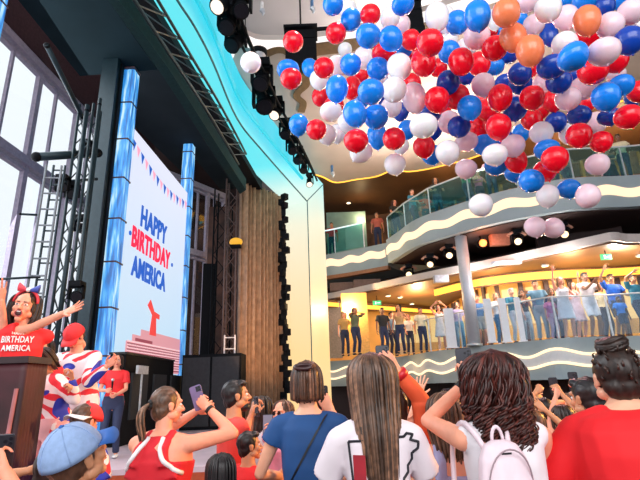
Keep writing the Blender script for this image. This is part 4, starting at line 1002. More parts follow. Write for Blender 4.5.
    # shoes
    shm = mat('shoe_'+shoes, (.03, .03, .035) if shoes == 'dark' else (.75, .75, .75), .5)
    for nm in 'RL':
        a_ = J['a'+nm]; b = MB()
        b.loft([[a_+Vector((x*w_, y, z-.085))*s for x, z in [(math.cos(2*PI*i/12), .038+h_*math.sin(2*PI*i/12)) for i in range(12)]] for y, w_, h_ in ((-.065, .026, .026), (-.05, .036, .036), (0, .040, .040), (.08, .046, .034), (.13, .042, .026), (.16, .026, .014))])
        b.obj('shoe', shm, t, True)
    if hair: make_hair(ps, hair, hi)
    return ps

HC = {'brown': (.085, .035, .018), 'dark': (.022, .010, .007), 'black': (.008, .006, .007), 'blond': (.42, .24, .10), 'auburn': (.045, .009, .006), 'honey': (.105, .052, .030), 'grey': (.45, .43, .42)}
def hmat(c, v=0):
    col = HC[c]; f = (1, .5, 2.3)[v]; return mat('hair_%s%s' % (c, ('', '_shade', '_light')[v]), tuple(min(1, q*f) for q in col), .42, noise_s=40, noise_a=.5)
def strands(ps, n, length, color, spread=115, rad=.010, curl=0, back=.0, seed=1, width=1.0, name='hair_strands', taper=.12):
    """falls of hair from the crown down the back"""
    rnd = random.Random(seed); bs = [MB(), MB(), MB()]
    Mi_ = ps.HM
    sc = ps.s
    for i in range(n):
        a = math.radians(rnd.uniform(-spread, spread)); lay = rnd.uniform(.85, 1.12); dx, dy = math.sin(a), -math.cos(a)
        Lk = length*rnd.uniform(.78, 1.05); pts = []; rs = []; tilt = rnd.uniform(-.03, .03); ph = rnd.uniform(0, 6)
        prof = [(.118, .012), (.108, .050), (.075, .084), (.03, .099), (-.03, .101), (-.09, .100)]
        z = -.09; steps = 9 if not curl else 13
        for j in range(1, steps+1):
            zz = -.09-(Lk-.09)*j/steps; prof.append((zz, .100-.025*j/steps+back*j/steps))
        for j, (z, r) in enumerate(prof):
            r *= lay if j > 1 else 1; f = j/(len(prof)-1)
            x = dx*r*width*(1-taper*f*f) + tilt*f*(1-taper) + (.25*taper*.1*f); y = dy*r*.98-.018-(.045*sst(-.08, -.25, z) if False else 0)
            if z < -.10: y = min(y, .02) - .028*sst(.10, .22, -z)*(1 if dy < 0 else .3)
            x = x*1.02
            if curl: cf = (.25+1.0*sst(1, 5, j)); x += curl*math.sin(ph+j*1.9)*cf; y += curl*math.cos(ph+j*1.9)*cf
            pts.append(Mi_ @ Vector((x, y, z))); rs.append(rad*sc*(1-.55*f**2)*(1 if j else .5))
        bs[rnd.choice((0, 0, 1, 2))].tube(cat(pts, 2) if not curl else cat(pts, 4), [rs[min(int(q/(2 if not curl else 4)), len(rs)-1)] for q in range((len(pts)-1)*(2 if not curl else 4)+1)], 5)
    b = MB()
    for i, q in enumerate(bs): b.add(q.v, q.f, i)
    return b.obj(name, [hmat(color), hmat(color, 1), hmat(color, 2)], ps.t, True)
def make_hair(ps, hair, hi):
    st_, c = hair[0], hair[1]; L = hair[2] if len(hair) > 2 else .35
    b = MB(); fr = {'short': 0, 'fade': 0}.get(st_, 0)
    b.ell((0, -.026, .030), (.086, .096, .097), 20, 14)
    if st_ in ('short', 'fade', 'bob', 'bun', 'pony', 'long', 'curly', 'clip'): b.ell((0, -.052, -.030 if st_ != 'fade' else -.01), (.074, .060, .070), 16, 10)
    if st_ in ('short',): b.ell((0, .035, .088), (.066, .052, .030), 14, 8)
    if st_ in ('bob', 'long', 'curly'):
        for s in (-1, 1): b.ell((s*.072, -.02, -.02), (.022, .055, .085), 12, 8)
    if st_ == 'bob': b.ell((0, -.06, -.09), (.085, .05, .07), 14, 8)
    me = remesh(b, .008 if hi else .013, 1)
    nrm_ = [v.normal.copy() for v in me.vertices]
    for v, vn in zip(me.vertices, nrm_):
        q = v.co; v.co += vn*.0055*(noise.noise(Vector((q.x*55, q.y*14, q.z*14)))+.6*noise.noise(Vector((q.x*120, q.y*30, q.z*30))))
    me.transform(ps.HM); me.update(); link('hair', me, hmat(c), ps.t, True)
    if st_ in ('long', 'clip'): strands(ps, (130 if st_ == 'long' else 70) if hi else 34, L, c, 112 if st_ == 'long' else 85, .0085 if hi else .016, 0, 0, int(L*1000)+len(c), 1.0 if st_ == 'long' else .80, taper=.60 if L > .5 else .12)
    if st_ == 'curly':
        strands(ps, 300 if hi else 36, L, c, 125, .0046 if hi else .014, .016, 0, 5, 1.24)
    if st_ == 'bob': strands(ps, 90 if hi else 26, .17, c, 118, .009 if hi else .016, 0, 0, 3)
    if st_ == 'bun' and hi:
        rnd = random.Random(11); q = MB()
        for i in range(90):
            a = rnd.uniform(0, 2*PI); z = rnd.uniform(-.07, .125); r = .096*math.sqrt(max(0, 1-((z-.03)/.10)**2))
            if z < .05 and math.sin(a) > .25: continue
            p0 = Vector((math.cos(a)*r*.9, math.sin(a)*r-.026, z)); d = Vector((rnd.uniform(-.5, .5), rnd.uniform(-.5, .3), 1 if st_ == 'bun' else -.6)).normalized()*.022; n_ = (p0-Vector((0, -.026, .02))).normalized()*.006
            q.tube([ps.HM @ p0, ps.HM @ (p0+d*.5+n_*1.6), ps.HM @ (p0+d+n_*.5)], [.005, .004, .0015], 5)
        q.obj('hair_locks', hmat(c, 2 if c != 'black' else 1), ps.t, True)
    if st_ == 'bun':
        rnd = random.Random(2); q = MB(); q.ell((0, -.035, .132), (.058, .050, .036), 16, 10)
        for i in range(26):
            a0_ = rnd.uniform(0, 6.28); zt_ = rnd.uniform(-.6, .6); pts = [ps.HM @ Vector((math.cos(a0_+u)*.060*math.cos(zt_), -.035+math.sin(a0_+u)*.052*math.cos(zt_), .132+.036*math.sin(zt_)+.012*math.sin(u*2+a0_))) for u in [x*.35 for x in range(9)]]
            if i == 0: q2 = MB()
            q2.tube(pts, [.004, .008, .009, .009, .009, .009, .009, .007, .003], 6)
        m0 = q.mesh('x'); m0.transform(ps.HM); o = link('hair_bun', m0, hmat(c), ps.t, True); q2.obj('bun_coil', [hmat(c, 0)], o, True)
    if st_ == 'pony':
        q = MB(); rnd = random.Random(4)
        M = ps.HM; p0 = Vector((0, -.125, .015))
        q.tube([M @ Vector((.022*math.cos(a), -.122+.0*math.sin(a), .015+.022*math.sin(a))) for a in [2*PI*i/14 for i in range(15)]], .010, 8); q.obj('hair_tie', mat('black_band', (.01, .01, .01), .7), ps.t, True)
        qs = [MB(), MB(), MB()]
        for i in range(46):
            a = rnd.uniform(0, 6.28); r = rnd.uniform(.0, .03); Lk = L*rnd.uniform(.8, 1.05)
            pts = [Vector((math.cos(a)*r*f, y+math.sin(a)*r*.5*f, z)) for y, z, f in ((-.105, .018, .5), (-.14, .012, .6), (-.175, -.03, 1.2), (-.178, -.03-Lk*.35, 1.5), (-.165, -.03-Lk*.7, 1.2), (-.155, -.03-Lk, .5))]
            qs[i % 3].tube([M @ p for p in cat(pts, 3)], [.007]*8+[.006]*6+[.003]*2, 5)
        b2_ = MB()
        for i, z_ in enumerate(qs): b2_.add(z_.v, z_.f, i)
        b2_.obj('ponytail', [hmat(c), hmat(c, 1), hmat(c, 2)], ps.t, True)
    if st_ in ('clip',):
        M = ps.HM; q = MB()
        q.tube([M @ Vector((.05*math.cos(a), -.118+.01*math.sin(a), .085+.012*math.sin(a))) for a in [2*PI*i/14 for i in range(15)]], .012, 6); q.obj('hair_clip', mat('clip_brown', (.05, .02, .02), .3), ps.t, True)

def baseball_cap(ps, crown, brim, turn=0, low=0):
    M = ps.HM @ Matrix.Rotation(math.radians(turn), 4, 'Z'); b = MB(); rings = []
    for i in range(11):
        a = PI/2*i/10; rings.append([Vector((.102*math.cos(a)*math.cos(u) if i < 10 else .003*math.cos(u), -.017+(.117*math.cos(a)*math.sin(u) if i < 10 else .003*math.sin(u)), .022+low+.117*math.sin(a))) for u in [2*PI*k/28 for k in range(28)]])
    b.loft(rings); me = b.mesh('c'); me.transform(M); o = link('cap_crown', me, crown, ps.t, True)
    q = MB(); q.ell((0, -.017, .141+low), (.010, .010, .006)); me = q.mesh('b'); me.transform(M); link('cap_button', me, brim, o, True)
    q = MB()
    for k in range(6):
        u = 2*PI*k/6+.5; q.tube([Vector((.103*math.cos(a)*math.cos(u), -.017+.118*math.cos(a)*math.sin(u), .022+low+.118*math.sin(a))) for a in [PI/2*i/8 for i in range(9)]], .0016, 5)
    me = q.mesh('b'); me.transform(M); link('cap_seam', me, crown, o, True)
    q = MB(); n = 15; top_ = []; bot_ = []
    for i in range(n):
        u = PI*(.12+.76*i/(n-1)); x, y = math.cos(u), math.sin(u)
        a_ = Vector((x*.098, -.012+y*.106, .032+low)); c_ = Vector((x*.098*.95, .060+y*.115, .020+low-.012*abs(x)*2))
        top_.append([a_, a_.lerp(c_, .5)+Vector((0, 0, .006)), c_, c_-Vector((0, 0, .005)), a_.lerp(c_, .5)+Vector((0, 0, .000)), a_-Vector((0, 0, .006))])
    q.loft(top_); me = q.mesh('b'); me.transform(M); link('cap_brim', me, brim, ps.t, True)
phs = mat('phone_body', (.03, .03, .04), .25, .3); phl = mat('phone_lens', (.01, .01, .015), .05)
def phone(ps, nm, label, case=None, tilt=0, scr=None, off=(0, .028, .10), wide=False, face=None, up_=(0, 0, 1)):
    """a phone held in the hand; its back looks away from the holder"""
    M = ps.Mw @ ps.H[nm]; c = M @ Vector(off)
    toward = (Vector(face) if face else (CAM-c)).normalized(); z = Vector(up_); z = (z-toward*z.dot(toward)).normalized()
    z = Matrix.Rotation(math.radians(tilt), 3, toward) @ z; x = z.cross(-toward)
    if wide: z, x = x, -z
    Rm = Matrix((x, -toward, z)).transposed()      # local -Y looks back at the holder
    t = thing('phone', label, 'phone', c); t.rotation_euler = Rm.to_euler()
    b = MB(); rr = .012; hw_, hh = .037, .076; poly = []
    for cx, cz, a0_ in ((hw_-rr, hh-rr, 0), (-hw_+rr, hh-rr, 90), (-hw_+rr, -hh+rr, 180), (hw_-rr, -hh+rr, 270)):
        for k in range(5): a = math.radians(a0_+k*22.5); poly.append((cx+rr*math.cos(a), cz+rr*math.sin(a)))
    b.loft([[Vector((x_*f, y_, z_*f)) for x_, z_ in poly] for y_, f in ((-.0045, .96), (-.003, 1), (.003, 1), (.0045, .96))]).obj('case', case or phs, t)
    MB().box((0, -.0052, 0), (.066, .001, .142)).obj('screen', scr or emat('phone_screen', (.25, .22, .30), .6), t)
    q = MB().box((-.016, .006, .052), (.030, .003, .032)); q.obj('camera_bump', phs, t)
    l = MB()
    for dx, dz in ((-.024, .060), (-.008, .052), (-.024, .044)): l.tube([(dx, .006, dz), (dx, .009, dz)], .006, 10)
    l.obj('lens', phl, t)
    return t
def wrap_band(ps, a, b_, f, r, wd, m, name, face=None):
    """band around a limb"""
    p = a.lerp(b_, f); d = (b_-a).normalized(); o = MB().tube([p-d*wd/2, p+d*wd/2], r, 16).obj(name, m, ps.t, True)
    return o
def tx(o_ps, body, w_, h_, pos, rot, m, name='lettering', parent=None, bold=.03):
    me = text_mesh(body, w_, h_, bold); o = link(name, me, m, parent or o_ps.t); o.location = pos; o.rotation_euler = rot; return o
def surf_text(ps, target, body, w_, h_, cx, cz, back, m, bold=.03):
    """lettering laid on a shirt's chest or back"""
    me = text_mesh(body, w_, h_, bold); drape(ps, target, me, cx-w_/2, cz-h_/2, back, .004); return link('lettering', me, m, target)
from mathutils.bvhtree import BVHTree
def drape(ps, target, me, ox, oz, back, lift, mirror=True):
    bv = BVHTree.FromPolygons([v.co.copy() for v in target.data.vertices], [list(p.vertices) for p in target.data.polygons]); sd = -1 if back else 1
    for v in me.vertices:
        x = (ox+v.co.x)*(1 if back else -1); z = oz+v.co.z; th = v.co.y
        h = bv.ray_cast(Vector((x, sd*.6, z)), Vector((0, -sd, 0)))
        y = h[0].y if h[0] is not None else sd*.1
        v.co = Vector((x, y+sd*(lift+max(0, th if not back else -th)), z))
    me.update()

# ---------- front row
# long haired woman in the white top
wp = flat(375, 430, 2.08)
W1 = person('woman with long brown hair, white top printed with a black outline and red number', wp, 0, 1.70, 'f', 'fair', ('long', 'honey', .92), ('tee', 'white_pink', (.80, .72, .77), .04), ('shorts', 'denim', (.08, .14, .3)),
    R=(.14, .34, 1.18), L=(-.14, .34, 1.18), Rp=(.6, -.4, -.8), Lp=(-.6, -.4, -.8), bulk=.82, hi=True, hands=('grip', 'grip'), shoes='white')
ark = [(0, 0), (.97, .02), (.98, -.10), (.93, -.10), (.90, -.07), (.86, -.10), (.92, -.17), (.88, -.22), (.86, -.30), (.80, -.36), (.80, -.44), (.74, -.50), (.72, -.58), (.66, -.66), (.67, -.76), (.64, -.84), (.66, -.93), (.15, -.93), (.14, -.82), (.04, -.80), (.05, -.35), (0, 0)]
ark = [(0, 0), (.74, .05), (.78, .10), (.86, .08), (.82, .00), (.93, -.04), (.92, -.14), (.84, -.22), (.84, -.32), (.76, -.40), (.76, -.50), (.69, -.58), (.68, -.68), (.62, -.76), (.62, -.92), (.13, -.92), (.12, -.82), (.05, -.80), (0, 0)]
def outline(ps, pts, sc_, ox, oz, r, m):
    me = MB().tube([Vector((x*sc_, 0, z*sc_)) for x, z in cat([Vector((a, 0, b)) for a, b in pts], 1) and [(a, b) for a, b in pts]], r, 6).mesh('outline')
    return me
seg = []
for (a, b), (c, d) in zip(ark, ark[1:]):
    for k in range(5): seg.append((a+(c-a)*k/5, b+(d-b)*k/5))
seg.append(ark[-1])
me = bpy.data.meshes.new('x'); bvw = BVHTree.FromPolygons([v.co.copy() for v in W1.top.data.vertices], [list(p.vertices) for p in W1.top.data.polygons])
line = []; OZ = P(375, 442, 1.97).z
for a, b in seg:
    x = -.115+a*.30; z = OZ+b*.235
    h = bvw.ray_cast(Vector((x, -.6, z)), Vector((0, 1, 0))); line.append(Vector((x, (h[0].y if h[0] is not None else -.12)-.001, z)))
bpy.data.meshes.remove(me)
MB().tube(line, .0055, 6).obj('state_outline', mat('print_black', (.012, .012, .02), .6), W1.top)
me = text_mesh('1', .042, .105, .06); 
surf = [surf_text(W1, W1.top, '1', .046, .105, -.078, OZ-.100, True, mat('print_red', (.34, .008, .02), .6), .025), surf_text(W1, W1.top, '2', .066, .110, .020, OZ-.100, True, mat('print_red', (.34, .008, .02), .6), .025)]

# person in red on the right with a bun
rp_ = flat(630, 430, 1.97)
R1 = person('broad person in plain red shirt with a dark top bun, back turned, at right', rp_, -6, 1.735, 'f', 'fair', ('bun', 'dark'), ('loose', 'red', (.80, .008, .014), .04), ('pants', 'black_b', (.02, .02, .03)), R=(.42, .30, 1.05), L=(-.30, .30, .98), bulk=1.50, neck=.055, slope=.035, hi=True, hands=('relaxed', 'relaxed'), Lp=(-1, -.4, -.3), Rp=(1, -.3, -.3), head=(2, 0, 0))
# curly haired woman
cp_ = flat(501, 440, 2.0)
C1 = person('woman with long curly dark auburn hair, white sleeveless top and a backpack', cp_, 6, 1.69, 'f', 'rosy', ('curly', 'auburn', .36), ('sleeveless', 'white', (.82, .78, .82), .04), ('shorts', 'denim', (.08, .14, .3)),
    L=('w', P(465, 384, 2.25)), Lp=(-1, -.1, -.8), R=(.12, .34, 1.25), bulk=.95, hi=True, hands=('grip', 'grip'), head=(-4, 3, 0), shoes='white', fdL=(0.25, .25, 1))
phone(C1, 'L', 'phone held up left of the curly hair in front of the balcony rail', scr=emat('phone_scene2', (.40, .22, .32), .7), off=(-.005, .03, .11))
wrap_band(C1, C1.J['eL'], C1.J['wL'], .90, .031, .03, mat('black_band', (.01, .01, .01), .7), 'wrist_band')
# white backpack
def backpack(ps, lab):
    M = ps.Mw; s = ps.s; t = thing('backpack', lab, 'backpack', M @ Vector((-.085, -.185*s, 1.215*s)), ps.t.rotation_euler.z)
    t.scale = (.74, .85, .95)
    m = mat('pale_pink_nylon', (.78, .62, .68), .45, noise_a=.06, bump=.3); b = MB()
    def rr(z, w_, d_, y): return [Vector((w_*c*(1+.10*abs(math.sin(2*a))), y+d_*s_*(1+.1*abs(math.sin(2*a))), z)) for a in [2*PI*k/24 for k in range(24)] for c, s_ in [(math.cos(a), math.sin(a))]]
    b.loft([rr(z, w_, d_, y) for z, w_, d_, y in ((-.20, .09, .03, 0), (-.19, .125, .060, -.005), (-.08, .135, .075, -.01), (.05, .130, .070, -.005), (.14, .112, .055, .005), (.19, .08, .035, .012), (.205, .04, .018, .016))])
    o = link('main_bag', remesh(b, .008, 2), m, t, True)
    q = MB(); q.loft([rr(z, w_, d_, -.085) for z, w_, d_ in ((-.18, .07, .015), (-.17, .102, .030), (-.08, .108, .038), (-.02, .100, .032), (.0, .07, .014))]); f = link('front_pocket', remesh(q, .008, 2), m, t, True)
    MB().tube([Vector((x, -.112-.008*math.cos(x*14), -.022+.02*math.cos(x*16))) for x in [-.085+.17*i/12 for i in range(13)]], .0035, 6).obj('zip', mat('zip_grey', (.35, .25, .28), .4), f)
    MB().tube([Vector((.105*math.cos(a), -.045-.045*math.sin(a)*.6, .06+.12*math.sin(a))) for a in [PI*i/14 for i in range(15)]], .0035, 6).obj('zip', mat('zip_grey', (.35, .25, .28), .4), o)
    MB().tube([Vector((.028*math.cos(a), .03, .20+.05*math.sin(a))) for a in [PI*i/10 for i in range(11)]], .008, 8).obj('carry_loop', m, t, True)
    q = MB(); q.box((0, -.030, .150), (.05, .02, .032)); q.obj('emblem', mat('black_patch', (.02, .015, .02), .5), t)
    q = MB(); q.tube([Vector((-.03+.06*i/8, -.112, -.06+.035*math.sin(PI*i/8))) for i in range(9)], .005, 6); q.obj('brand_mark', mat('black_patch', (.02, .015, .02), .5), f)
    for sd in (-1, 1):
        MB().tube(cat([Vector((sd*.06, .05, .17)), Vector((sd*.085, .095, .225)), Vector((sd*.095, .20, .255)), Vector((sd*.105, .31, .19)), Vector((sd*.115, .33, .06)), Vector((sd*.135, .28, -.04)), Vector((sd*.155, .15, -.10)), Vector((sd*.11, .04, -.15))], 4), .014, 8).obj('strap', m, t, True)
    return t
backpack(C1, 'pale pink and white backpack on the back of the curly haired woman')

# woman in blue with a crossbody strap
bp_ = flat(309, 430, 2.75)
B1 = person('woman in a deep blue top with hair clipped up, black strap across her back', bp_, -4, 1.71, 'f', 'fair', ('clip', 'brown', .11), ('cap_sleeve', 'deep_blue', (.008, .065, .22), .06), ('pants', 'black_b', (.02, .02, .03)), R=('w', P(331, 411, 2.92)), Rp=(.6, .1, -1), L=(-.22, .28, 1.1), bulk=.98, hi=True, head=(6, 0, 0), hands=('grip', 'grip'))
phone(B1, 'R', 'dark phone held beside the head of the woman in blue', off=(-.01, .03, .09))
o = thing('crossbody_bag', 'black crossbody bag strap slanting over the blue top', 'bag', B1.Mw @ Vector((0, 0, 1.0*B1.s)), B1.t.rotation_euler.z)
bvb = BVHTree.FromPolygons([v.co.copy() for v in B1.top.data.vertices], [list(p.vertices) for p in B1.top.data.polygons])
ln = []
for i in range(15):
    f = i/14; x = (.10-.30*f)*B1.s; z = (1.455-.50*f)*B1.s; h = bvb.ray_cast(Vector((x, -.7, z)), Vector((0, 1, 0))); y = (h[0].y if h[0] is not None else -.10)-.004; ln.append(Vector((x, y, z-1.0*B1.s)))
rings = [[p+Vector((-.012, -.003, -.010)), p+Vector((.014, -.003, .012)), p+Vector((.014, .003, .012)), p+Vector((-.012, .003, -.010))] for p in ln]
MB().loft(rings).obj('strap', mat('black_strap', (.012, .014, .02), .6), o)
e = ln[-1]; MB().loft([[e+Vector((x*w_, -.03+y*.035, z)) for x, y in [(math.cos(a), math.sin(a)) for a in [2*PI*k/16 for k in range(16)]]] for z, w_ in ((-.20, .07), (-.17, .095), (-.03, .09), (.0, .06))]).obj('pouch', mat('black_strap', (.012, .014, .02), .6), o, True)

# woman in the red tank top
tp = flat(161, 440, 2.9)
T1 = person('woman with a ponytail in a red tank top with white trim raising a phone', tp, -14, 1.60, 'f', 'rosy', ('pony', 'honey', .20), ('tank', 'crimson', (.62, .008, .02), .05), ('shorts', 'denim', (.08, .14, .3)),
    R=('w', P(208, 408, 3.05)), Rp=(1, -.2, -.9), L=('w', P(197, 411, 3.2)), Lp=(-1, .4, -.5), bulk=1.25, hi=True, head=(38, 4, 0), hands=('grip', 'grip'), lean=4)
phone(T1, 'R', 'violet phone held high by the ponytailed woman in the red tank top', mat('violet_case', (.18, .13, .28), .3), tilt=18, off=(-.01, .03, .13), scr=emat('phone_scene3', (.30, .22, .42), .6))
trimm = mat('white_trim', (.85, .82, .84), .6); s_ = T1.s; bd = T1.bend; kk = T1.dims[4]
bvt = BVHTree.FromPolygons([v.co.copy() for v in T1.top.data.vertices], [list(p.vertices) for p in T1.top.data.polygons])
def snap(p, lift=.004):
    q = bvt.find_nearest(p); return q[0]+q[1]*lift
for sd in (-1, 1):
    pts_ = []
    for i in range(15):
        f = i/14; x = sd*(.200-.150*math.sin(f*1.45))*s_; z = (1.235+.215*f)*s_
        h = bvt.ray_cast(Vector((x, -.7, z)), Vector((0, 1, 0)))
        if h[0] is not None: pts_.append(h[0]+Vector((0, -.004, 0)))
    if len(pts_) > 3: MB().tube(pts_, .0125, 8).obj('trim', trimm, T1.top, True)
wrap_band(T1, T1.J['eR'], T1.J['wR'], .93, .029, .02, mat('black_band', (.01, .01, .01), .7), 'watch')

# man in the blue cap
mp_ = flat(74, 465, 1.68)
M1 = person('man in a pale blue cap with darker blue brim, from behind, at lower left', mp_, -34, 1.475, 'm', 'tan', ('fade', 'brown'), ('tee', 'grey_tee', (.35, .33, .36)), ('pants', 'khaki', (.3, .24, .15)), hi=True, head=(-4, 28, 0), R=(.2, .35, 1.0), L=(-.2, .35, 1.0))
baseball_cap(M1, mat('cap_blue', (.26, .38, .62), .8, noise_s=60, noise_a=.08), mat('cap_brim_blue', (.015, .10, .38), .7))

# raised arms at far lower left
lp_ = P(-62, 480, 1.75); 
L1 = person('person cut by the left frame edge raising both hands with a phone', (lp_.x, lp_.y, 0), -10, 1.48, 'f', 'rosy', ('bob', 'brown'), ('tee', 'pink', (.75, .3, .35)), ('pants', 'navy', (.02, .03, .08)), R=('w', P(4, 470, 1.75)), L=('w', P(-30, 462, 1.8)), Rp=(.5, -.3, -1), hi=True, hands=('grip', 'grip'))
phone(L1, 'R', 'dark phone in the hand at the lower left corner', off=(-.01, .03, .09))
l2 = P(48, 500, 2.3)
L2 = person('person hidden behind the blue cap holding a small light up', (l2.x, l2.y, 0), -8, 1.34, 'm', 'tan', ('short', 'dark'), ('tee', 'black', (.02, .02, .02)), ('pants', 'navy', (.02, .03, .08)), L=('w', P(32, 470, 2.35)), Lp=(-.4, -.4, -1), hands=('relaxed', 'grip'))
q = L2.Mw @ L2.H['L'] @ Vector((0, .03, .12)); t = thing('handheld_camera', 'tiny silver camera held up beside the blue cap', 'camera', q)
MB().box((0, 0, 0), (.05, .03, .07)).obj('camera_body', chrome, t); MB().tube([(0, -.015, .01), (0, -.03, .01)], .015, 12).obj('lens', phl, t); MB().tube([(0, 0, -.03), (0, 0, -.10)], .008, 8).obj('grip_stick', black, t)

# man in red with beard, further back
gp = flat(235, 420, 3.75)
G1 = person('bearded man in a coral red tee in profile, holding a phone out in front', gp, -62, 1.63, 'm', 'tan', ('short', 'black'), ('tee', 'coral_red', (.80, .06, .045), .05), ('pants', 'black_b', (.02, .02, .03)), R=('w', P(250, 418, 3.85)), L=('w', P(252, 414, 4.05)), Rp=(.2, -.4, -1), Lp=(-.2, 0, -1), hi=True, head=(8, 6, 0), hands=('grip', 'grip'), bulk=1.0)
bm2 = MB(); bm2.ell((0, .050, -.092), (.050, .050, .036), 16, 10); bm2.ell((0, .088, -.050), (.030, .012, .006)); me = remesh(bm2, .007, 1); me.transform(G1.HM); link('beard', me, hmat('black'), G1.t, True)
phone(G1, 'R', 'dark phone held out by the bearded man in red', off=(-.01, .03, .10), face=(-.8, -.5, .1))
gc = flat(262, 430, 4.4)
G2 = person('person in a white shirt half hidden behind the bearded man raising a phone', (gc.x, gc.y, 0), -20, 1.50, 'f', 'fair', ('long', 'dark', .3), ('tee', 'white', (.82, .78, .82)), ('pants', 'navy', (.02, .03, .08)), R=('w', P(268, 418, 4.5)), L=('w', P(262, 424, 4.5)), hands=('grip', 'grip'))
phone(G2, 'R', 'phone raised in front of the bronze curtain', off=(-.01, .03, .10))
# children in red
k1 = flat(222, 470, 2.75)
K1 = person('dark haired child in a bright red shirt behind the raised arm of the ponytailed woman', k1, -10, 1.24, 'm', 'tan', ('bob', 'black'), ('loose', 'scarlet', (.78, .01, .012), .04), ('shorts', 'navy', (.02, .03, .08)), hi=True)
k2 = flat(249, 470, 3.4)
K2 = person('black haired boy in a bright red shirt looking to the right', k2, -40, 1.29, 'm', 'tan', ('short', 'black'), ('loose', 'scarlet', (.78, .01, .012), .04), ('shorts', 'navy', (.02, .03, .08)), hi=True, head=(28, 4, 0), R=(.15, .30, 1.1))
# woman with sunglasses and pink patterned dress
w3 = flat(283, 440, 4.0)
pinkp = mat('cloth_pink_floral', (.85, .45, .60), .7)
S1 = person('woman with glasses in a pink and white patterned top behind the woman in blue', w3, 150, 1.47, 'f', 'rosy', ('long', 'brown', .2), ('tee', 'pink_floral', (.85, .45, .60)), ('shorts', 'navy', (.02, .03, .08)), R=('w', P(271, 420, 3.4)), L=None, hands=('grip', 'relaxed'), hi=True, mouth=False)
q = MB(); 
for sd in (-1, 1): q.tube([(sd*.031, .092, .002), (sd*.031, .096, .002)], .019, 14)
q.tube([(-.012, .097, .004), (.012, .097, .004)], .002, 6)
me = q.mesh('g'); me.transform(S1.HM); link('glasses', me, mat('dark_glass', (.01, .01, .012), .1), S1.t)
phone(S1, 'R', 'phone held up by the woman with glasses', off=(0, .03, .10), face=(0, .6, 0))

# orange sleeved arm person between the white top and the lavender tank
o1 = flat(399, 470, 2.75)
O1 = person('person in an orange long sleeve shirt raising a phone from behind the white top', (o1.x, o1.y, 0), 0, 1.54, 'm', 'rosy', ('short', 'dark'), ('long', 'orange', (.78, .10, .03), .08), ('pants', 'navy', (.02, .03, .08)), R=('w', P(396, 369, 2.62)), Rp=(1, .1, -.1), L=(-.2, .3, 1.1), hands=('grip', 'grip'), hi=True)
wrap_band(O1, O1.J['eR'], O1.J['wR'], .84, .042, .035, mat('red_watch_strap', (.60, .01, .02), .4), 'wrist_watch')
phone(O1, 'R', 'phone held above the head of the long haired woman in white', scr=emat('phone_scene', (.35, .30, .42), .8), off=(-.02, .03, .085))
o2 = flat(428, 470, 3.2)
O2 = person('short person behind the orange sleeve with one bare hand raised open', (o2.x, o2.y, 0), 0, 1.36, 'f', 'fair', ('bob', 'brown'), ('tee', 'mauve', (.55, .32, .40)), ('shorts', 'navy', (.02, .03, .08)), L=('w', P(419, 388, 3.2)), Lp=(-.4, 0, -1), hands=('relaxed', 'open'), hi=True)
# lavender tank
v1 = flat(452, 470, 2.55)
V1 = person('woman with a blond brown ponytail in a lavender grey tank, both arms raised', (v1.x, v1.y, 0), 0, 1.52, 'f', 'rosy', ('long', 'honey', .26), ('tank', 'lavender', (.38, .38, .62), .06), ('shorts', 'denim', (.08, .14, .3)), L=('w', P(441, 408, 2.75)), R=('w', P(470, 396, 2.75)), Lp=(-1, 0, -.4), Rp=(1, 0, -.4), hands=('grip', 'grip'), hi=True, bulk=1.0)
phone(V1, 'L', 'dark phone held low in front of the maroon wall between raised arms', off=(0, .03, .08))
# head beside the red shirt
h1 = flat(600, 430, 2.75)
H1 = person('person with short black hair in a grey shirt, left of the red shirt', (h1.x-.03, h1.y, 0), 20, 1.56, 'm', 'tan', ('short', 'black'), ('tee', 'grey_tee', (.35, .33, .36)), ('pants', 'navy', (.02, .03, .08)), L=(-.15, .34, 1.35), R=(.2, .3, 1.2), hi=True)

# the warm lit crowd with raised arms
cw_ = [
 (532, 3.5, 1.36, 'f', 'tan', ('long', 'brown', .25), ('tee', 'mauve', (.55, .32, .40)), (527, 405), (545, 410), 'open', 'person in a mauve tee reaching up just right of the backpack'),
 (548, 4.3, 1.40, 'm', 'tan', ('short', 'black'), ('tank', 'white', (.82, .78, .82)), (536, 392), (560, 392), 'grip', 'person with both bare arms arched overhead in orange light'),
 (565, 3.9, 1.36, 'f', 'rosy', ('bob', 'dark'), ('tank', 'yellow', (.8, .5, .1)), (556, 396), (577, 388), 'grip', 'person in a yellow tank with bent raised elbow in orange light'),
 (578, 4.8, 1.42, 'm', 'fair', ('short', 'brown'), ('tee', 'white', (.82, .78, .82)), (570, 402), (584, 398), 'grip', 'fair person in a white tee holding both hands up beside the black haired head'),
 (541, 5.4, 1.42, 'f', 'fair', ('pony', 'blond', .2), ('tee', 'navy', (.02, .04, .12)), (531, 396), (548, 402), 'open', 'blond person farther back in navy with open raised hands'),
 (522, 5.0, 1.40, 'm', 'brown', ('short', 'black'), ('tee', 'orange', (.78, .10, .03)), (518, 400), (530, 396), 'open', 'person in orange with open hands raised beside the curly hair')]
for x, d, H_, sx, sk_, hr, tp_, l_, r_, hs, lb in cw_:
    q = flat(x, 430, d)
    ps = person(lb, (q.x, q.y, 0), random.uniform(-15, 15), H_, sx, sk_, hr, tp_, ('shorts', 'navy', (.02, .03, .08)), L=('w', P(l_[0], l_[1], d+.15)), R=('w', P(r_[0], r_[1], d+.15)), Lp=(-1, -.1, 0), Rp=(1, -.1, 0), hands=(hs, hs), group='people raising their arms by the balcony wall', hi=False)
    if hs == 'grip': phone(ps, 'R', 'phone held up by the '+lb.split(' with ')[0].split(' in ')[0]+' '+{548: 'with arched bare arms', 565: 'in the yellow tank', 578: 'in the white tee'}[x])

